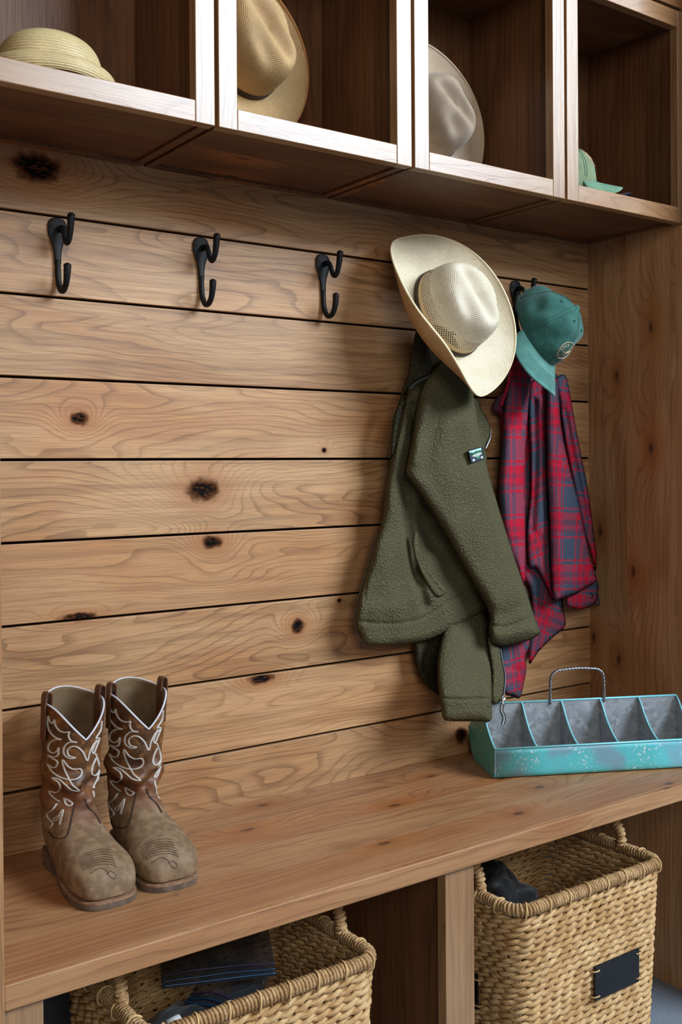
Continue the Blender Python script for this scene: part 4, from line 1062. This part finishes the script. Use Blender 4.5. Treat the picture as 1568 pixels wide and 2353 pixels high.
M_pn = plain('patch navy', srgb(50, 62, 78), .6); M_pm = plain('patch mint', srgb(168, 216, 200), .6); M_pg = plain('patch green', srgb(88, 148, 112), .6); M_pd = plain('patch dark green', srgb(34, 76, 58), .6); M_pw = plain('patch white', srgb(236, 240, 232), .6); M_pb = plain('patch border', srgb(26, 34, 42), .6)
pt_ = patch_poly('patch', [(345, 560), (1020, 365), (1050, 400), (1185, 960), (1165, 1005), (510, 1215), (480, 1190)], .0006, M_pb, jk, .0022)
patch_poly('patch_field', [(385, 590), (1015, 405), (1155, 960), (535, 1160)], .0029, M_pn, pt_, .0002)
patch_poly('patch_sky', [(405, 612), (1022, 420), (1055, 545), (440, 715)], .0032, M_pm, pt_, .0002)
patch_poly('patch_hill', [(600, 690), (800, 600), (1050, 530), (1030, 640), (900, 985), (760, 900), (640, 800)], .0035, M_pg, pt_, .0002)
patch_poly('patch_trees', [(430, 690), (520, 640), (560, 740), (600, 660), (640, 720), (700, 640), (730, 600), (750, 640), (800, 570), (840, 600), (880, 560), (920, 600), (960, 545), (1030, 540), (1040, 590), (940, 640), (640, 745), (620, 790), (520, 790)], .0038, M_pd, pt_, .0002)
patch_poly('patch_banner', [(565, 860), (650, 790), (980, 670), (1075, 705), (1030, 770), (700, 890)], .0041, M_pw, pt_, .0002)
def patch_text(name, txt, cx, cy, size, mat, off, spacing=1.0):
    v, f = text_geo(txt, size, spacing=spacing); m = MB(); a = math.radians(-16.5); c_, s_ = math.cos(a), math.sin(a)
    m.v = [tuple(patch_pt((cx + x * c_ + y * s_, cy + x * s_ - y * c_), off)) for x, y in v]
    for q in f: m.f.append(tuple(q)); m.uv.append([(0, 0)] * len(q)); m.mi.append(0)
    return obj(name, m, mat, pt_)
patch_text('patch_lettering', 'ORVIS', 845, 785, 150, M_pb, .0046, 1.05)
for cx, cy in ((650, 1050), (1075, 905)):
    patch_poly('patch_mark', [(cx - 62, cy - 30), (cx + 45, cy - 60), (cx + 48, cy - 25), (cx - 52, cy + 8)], .0033, M_pw, pt_, .0002)
    patch_poly('patch_mark', [(cx - 50, cy + 30), (cx + 68, cy + 0), (cx + 74, cy + 40), (cx - 44, cy + 72)], .0033, M_pw, pt_, .0002)

# plaid shirt
k = NT('red plaid flannel', .9, .1); u, v, _ = k.sep(k.uv()); o = k.objc()
RED, BLU, MID = srgb(176, 16, 44), srgb(62, 72, 88), srgb(112, 42, 62)
stops = [(0, BLU), (.36, RED), (.41, BLU), (.47, MID), (.54, RED), (.62, MID), (.72, RED), (.86, BLU), (.92, RED), (.96, BLU)]
def threads(s_):
    nd = k.n('ValToRGB'); nd.color_ramp.interpolation = 'CONSTANT'; e = nd.color_ramp.elements
    while len(e) < len(stops): e.new(.5)
    for q, (p, c_) in zip(e, stops): q.position = p; q.color = c_
    k.set(nd.inputs[0], s_); return nd.outputs[0]
warp = threads(k.math('FRACT', k.math('MULTIPLY', u, 1 / .098))); weft = threads(k.math('FRACT', k.math('MULTIPLY', v, 1 / .122)))
tw = k.math('SINE', k.math('MULTIPLY', k.math('ADD', u, v), 2 * PI / .0026)); fz = k.noise(o, 900, 2)
f = k.smooth(k.math('ADD', k.math('MULTIPLY', tw, .35), k.math('MULTIPLY', k.math('SUBTRACT', fz, .5), 2.4)), -.7, .7)
col = k.mix(f, warp, weft); col = k.mix(k.smooth(fz, .58, .72, 0, .25), col, srgb(190, 170, 180))
k.base(col); k.bump(k.math('ADD', fz, k.math('MULTIPLY', tw, .15)), .35, .0009); 
M_plaid = k.m
sh = thing('plaid_shirt', 'red and grey plaid flannel shirt hanging below the green cap', 'shirt', at(1245, 800, -.04))
cloth('back', [(1000, 300), (870, 420), (835, 480), (845, 520), (880, 560), (880, 900), (900, 1200), (1000, 1450), (1050, 1540), (1060, 1700), (1040, 1960), (1100, 1892), (1180, 1812), (1236, 1768), (1254, 1728), (1240, 1640), (1250, 1560), (1330, 1400), (1300, 900), (1240, 500), (1200, 300)], -.022, .012,
      [([(1040, 450), (1060, 800), (1070, 1200)], 30, -.006), ([(1100, 1400), (1140, 1550), (1200, 1650)], 30, .006)], M_plaid, sh, 14, uva=.35)
cloth('left_front', [(1010, 60), (975, 120), (950, 240), (918, 380), (897, 520), (886, 700), (876, 850), (870, 1000), (900, 1250), (960, 1400), (1012, 1520), (1022, 1480), (1020, 1100), (1020, 800), (1030, 620), (1042, 450), (1060, 250), (1060, 100)], -.050, .026, [([(897, 532), (950, 535), (990, 570), (1028, 622)], 9, -.003), ([(950, 640), (940, 900), (950, 1200)], 60, .008)], M_plaid, sh, 22, ripple=.005)
cloth('placket', [(1000, 60), (975, 130), (940, 260), (905, 390), (876, 478), (884, 494), (896, 470), (930, 360), (962, 240), (996, 130), (1012, 80)], -.082, .004, [], plain('red flannel edge', srgb(150, 28, 52), .9, .1, 0, .2, 200), sh, 4, step=3)
cloth('middle_fold', [(1045, 350), (1040, 500), (1052, 800), (1050, 1000), (1030, 1200), (1040, 1400), (1085, 1420), (1130, 1500), (1182, 1600), (1190, 1500), (1165, 1200), (1150, 900), (1140, 600), (1135, 350)], -.040, .020, [([(1075, 450), (1080, 800), (1060, 1200)], 16, -.014), ([(1112, 450), (1118, 800), (1110, 1200)], 20, .007), ([(1090, 1390), (1120, 1480), (1180, 1590)], 10, .004)], M_plaid, sh, 14, uva=-.25, uvo=(.03, .02))
cloth('right_edge', [(1190, 340), (1215, 450), (1250, 700), (1290, 900), (1330, 1080), (1360, 1210), (1400, 1350), (1424, 1440), (1431, 1340), (1420, 1250), (1392, 1030), (1370, 900), (1342, 760), (1312, 600), (1285, 450), (1262, 330), (1235, 300)], -.045, .020, [([(1250, 500), (1300, 760), (1350, 1000), (1400, 1250)], 14, -.012), ([(1280, 520), (1330, 800), (1385, 1080)], 14, .006)], M_plaid, sh, 14, uva=.10, uvo=(.06, .01))
cloth('right_sleeve', [(1150, 330), (1142, 430), (1140, 560), (1143, 720), (1146, 900), (1158, 1100), (1165, 1300), (1171, 1450), (1186, 1600), (1235, 1590), (1300, 1570), (1368, 1532), (1432, 1490), (1420, 1440), (1390, 1330), (1362, 1200), (1332, 1050), (1292, 900), (1256, 750), (1228, 600), (1216, 450), (1205, 330)],
      lin(900, -.058, 1370, -.066), .030, [([(1190, 500), (1210, 800), (1260, 1150), (1300, 1450)], 60, .007), ([(1165, 900), (1180, 1200), (1200, 1550)], 18, -.004)], M_plaid, sh, 20, uva=.06, ripple=.006, uvo=(.045, .0))
cf_ = cloth('cuff', [(1262, 1572), (1254, 1618), (1268, 1640), (1330, 1652), (1382, 1642), (1418, 1618), (1436, 1588), (1440, 1500), (1400, 1490), (1330, 1530)], -.046, .014, [], M_plaid, sh, 10, step=4, uva=.1)
cloth('cuff_tip', [(1432, 1540), (1444, 1580), (1449, 1625), (1440, 1634), (1424, 1610)], -.040, .004, [], M_plaid, sh, 4, step=3)
cloth('left_sleeve', [(885, 1560), (930, 1480), (1020, 1520), (1050, 1700), (1048, 1850), (1022, 1930), (1027, 2000), (1012, 2080), (990, 2162), (940, 2152), (898, 2136), (880, 2050), (870, 1950), (872, 1850)], lin(1400, -.050, 1600, -.060), .022, [([(905, 1990), (960, 2000), (1026, 2008)], 9, -.003), ([(950, 1860), (940, 1990)], 14, -.004), ([(980, 1850), (1000, 1960)], 20, .004)], M_plaid, sh, 14, uva=-.12, uvo=(.02, .05))
def zs(p): return (p[0] / 3.461 + 1040, p[1] / 3.461 + 980)
c = at(*zs((1105, 1340)), -.046); rd = (CAMLOC - c).normalized(); c = c + rd * .0155
a1 = Vector((.80, -.60, 0)); a1 = (a1 - rd * a1.dot(rd)).normalized(); a2 = rd.cross(a1)
m = MB(); m.grid([[c + (a1 * math.cos(q * PI / 10) + a2 * math.sin(q * PI / 10)) * r_ + rd * h for q in range(20)] for r_, h in ((.0062, -.001), (.0064, .001), (.0055, .002), (.0040, .0012), (.0004, .0012))]); obj('button', m, plain('black button', srgb(16, 20, 26), .3, .5), sh, True)

# ------------------------------------------------------------------ things in the baskets
def heap(name, label, cat, c, rx, ry, rz, mat, seed, amp=.35, freq=14):
    bm = bmesh.new(); bmesh.ops.create_icosphere(bm, subdivisions=5, radius=1.0)
    for v_ in bm.verts:
        d = v_.co.copy(); r_ = 1 + amp * noise.noise(d * freq / 8 + Vector((seed, 0, 0))) + amp * .5 * abs(noise.noise(d * freq / 3 + Vector((0, seed, 0))))
        v_.co = Vector((d.x * rx * r_, d.y * ry * r_, max(-.5, d.z) * rz * r_)) + Vector(c)
    me = bpy.data.meshes.new(name); bm.to_mesh(me); bm.free(); o_ = obj(name, me, mat, None, True); return tag(o_, label, cat)
heap('cloth_bundle', 'crumpled black cloth stuffed in the right basket', 'cloth', (1.385, -.30, .345), .075, .09, .085, fabric('black cloth', srgb(9, 9, 10), srgb(5, 5, 6)), 3.3)
heap('dark_bundle', 'dark bundle at the bottom of the left basket under the plastic bags', 'cloth', (.795, -.305, .285), .150, .115, .075, fabric('dark cloth', srgb(20, 22, 26), srgb(12, 13, 15)), 9.1, .2)
k = NT('clear plastic film', .12, .5); gl = k.n('BsdfTransparent'); mx = k.n('MixShader', i_0=.50); k.base(srgb(44, 46, 50))
k.t.links.new(gl.outputs[0], mx.inputs[1]); k.t.links.new(k.p.outputs[0], mx.inputs[2]); k.bump(k.noise(k.objc(), 30, 3), .9, .009)
out = [q for q in k.t.nodes if q.bl_idname == 'ShaderNodeOutputMaterial'][0]; k.t.links.new(mx.outputs[0], out.inputs[0]); M_film = k.m
M_zipb = plain('blue zip strip', srgb(20, 46, 70), .3, .5); M_zipp = plain('purple zip strip', srgb(48, 34, 62), .3); M_print = plain('grey print', srgb(84, 88, 92), .6)
def zipbag(label, c, wx, wy, yaw, tilt, seed, ltxt):
    t = thing('zip_bag', label, 'bag', c, 'plastic zip bags in the left basket')
    R_ = Matrix.Rotation(yaw, 3, 'Z') @ Matrix.Rotation(tilt, 3, 'X')
    def W(x, y, z): return Vector(c) + R_ @ Vector((x, y, z))
    def hgt(x, y): return .012 * math.cos(PI * x / wx) * math.cos(PI * y / wy) + .012 * noise.noise(Vector((x * 20, y * 26, seed))) * math.cos(PI * x / wx * .95)
    m = MB(); nx, ny = 28, 20
    g = lambda s_: [[W((i / nx - .5) * wx, (j / ny - .5) * wy, s_ * max(.0006, hgt((i / nx - .5) * wx, (j / ny - .5) * wy)) if s_ < 0 else max(.0006, hgt((i / nx - .5) * wx, (j / ny - .5) * wy))) for i in range(nx + 1)] for j in range(ny + 1)]
    m.grid(g(1), False); m.grid(g(-.4), False); obj('film', m, M_film, t, True)
    for yy, mt_, r_ in ((-.5 * wy + .004, M_zipb, .0022), (-.5 * wy + .012, M_zipb, .0016), (-.5 * wy + .022, M_zipp, .0014)):
        m = MB(); m.tube([W((i / nx - .5) * wx, yy, max(.001, hgt((i / nx - .5) * wx, yy)) + .001) for i in range(nx + 1)], r_, 6); obj('zip_strip', m, mt_, t, True)
    v, f = text_geo(ltxt, .016); m = MB(); ox, oy = wx * .20, wy * .16
    m.v = [tuple(W(ox - x, oy - y, max(.0006, hgt(ox - x, oy - y)) + .0012)) for x, y in v]
    for q in f: m.f.append(tuple(q)); m.uv.append([(0, 0)] * len(q)); m.mi.append(0)
    obj('lettering', m, M_print, t)
    return t
def lay_bag(label, L_, R_, z, wy, tilt, seed, txt):
    a, b = atz(*L_, z), atz(*R_, z); d = b - a; yaw = math.atan2(d.y, d.x); n_ = Vector((-math.sin(yaw), math.cos(yaw), 0))
    c_ = (a + b) / 2 + n_ * (wy / 2 * math.cos(tilt)) + Vector((0, 0, wy / 2 * math.sin(tilt)))
    return zipbag(label, tuple(c_), d.length, wy, yaw, tilt, seed, txt)
lay_bag('clear plastic zip bag with blue strip, upper one in the left basket', (372, 2274), (636, 2243), .392, .105, .45, 1.0, 'scjohnson')
lay_bag('clear plastic zip bag with blue strip, lower one at the front of the left basket', (424, 2309), (575, 2333), .361, .105, .25, 4.0, 'scjohnson')
t = thing('plastic_tube', 'small white capped tube under the upper zip bag', 'tube', (.690, -.330, .372))
m = MB(); m.tube([(.690, -.330, .372), (.712, -.330, .374)], .0085, 12); obj('cap', m, plain('white cap', srgb(190, 190, 188), .5), t, True)
m = MB(); m.tube([(.675, -.330, .371), (.6899, -.330, .372)], [.0045, .0060], 12); obj('nozzle', m, plain('nozzle', srgb(150, 150, 148), .5), t, True)
t = thing('note_card', 'white card with handwriting at the front of the left basket', 'card', (.70, -.42, .368))
m = MB()
CW_ = lambda x, y: Vector((.715, -.412, .374)) + Vector((.95, .05, .06)) * x + Vector((-.05, .75, .55)) * y
b_ = [CW_(x, y) + Vector((0, 0, d)) for d in (0, .0012) for y in (-.045, .045) for x in (-.065, .065)]
for f in ((4, 5, 7, 6), (1, 0, 2, 3), (0, 1, 5, 4), (3, 2, 6, 7), (2, 0, 4, 6), (1, 3, 7, 5)): m.quad([b_[i] for i in f])
obj('card', m, plain('card paper', srgb(176, 176, 174), .8), t)
v, f = text_geo('Hers', .020); m = MB(); m.v = [tuple(CW_(x - .01, y + .02) + Vector((0, 0, .0016))) for x, y in v]
for q in f: m.f.append(tuple(q)); m.uv.append([(0, 0)] * len(q)); m.mi.append(0)
obj('handwriting', m, M_pb, t)
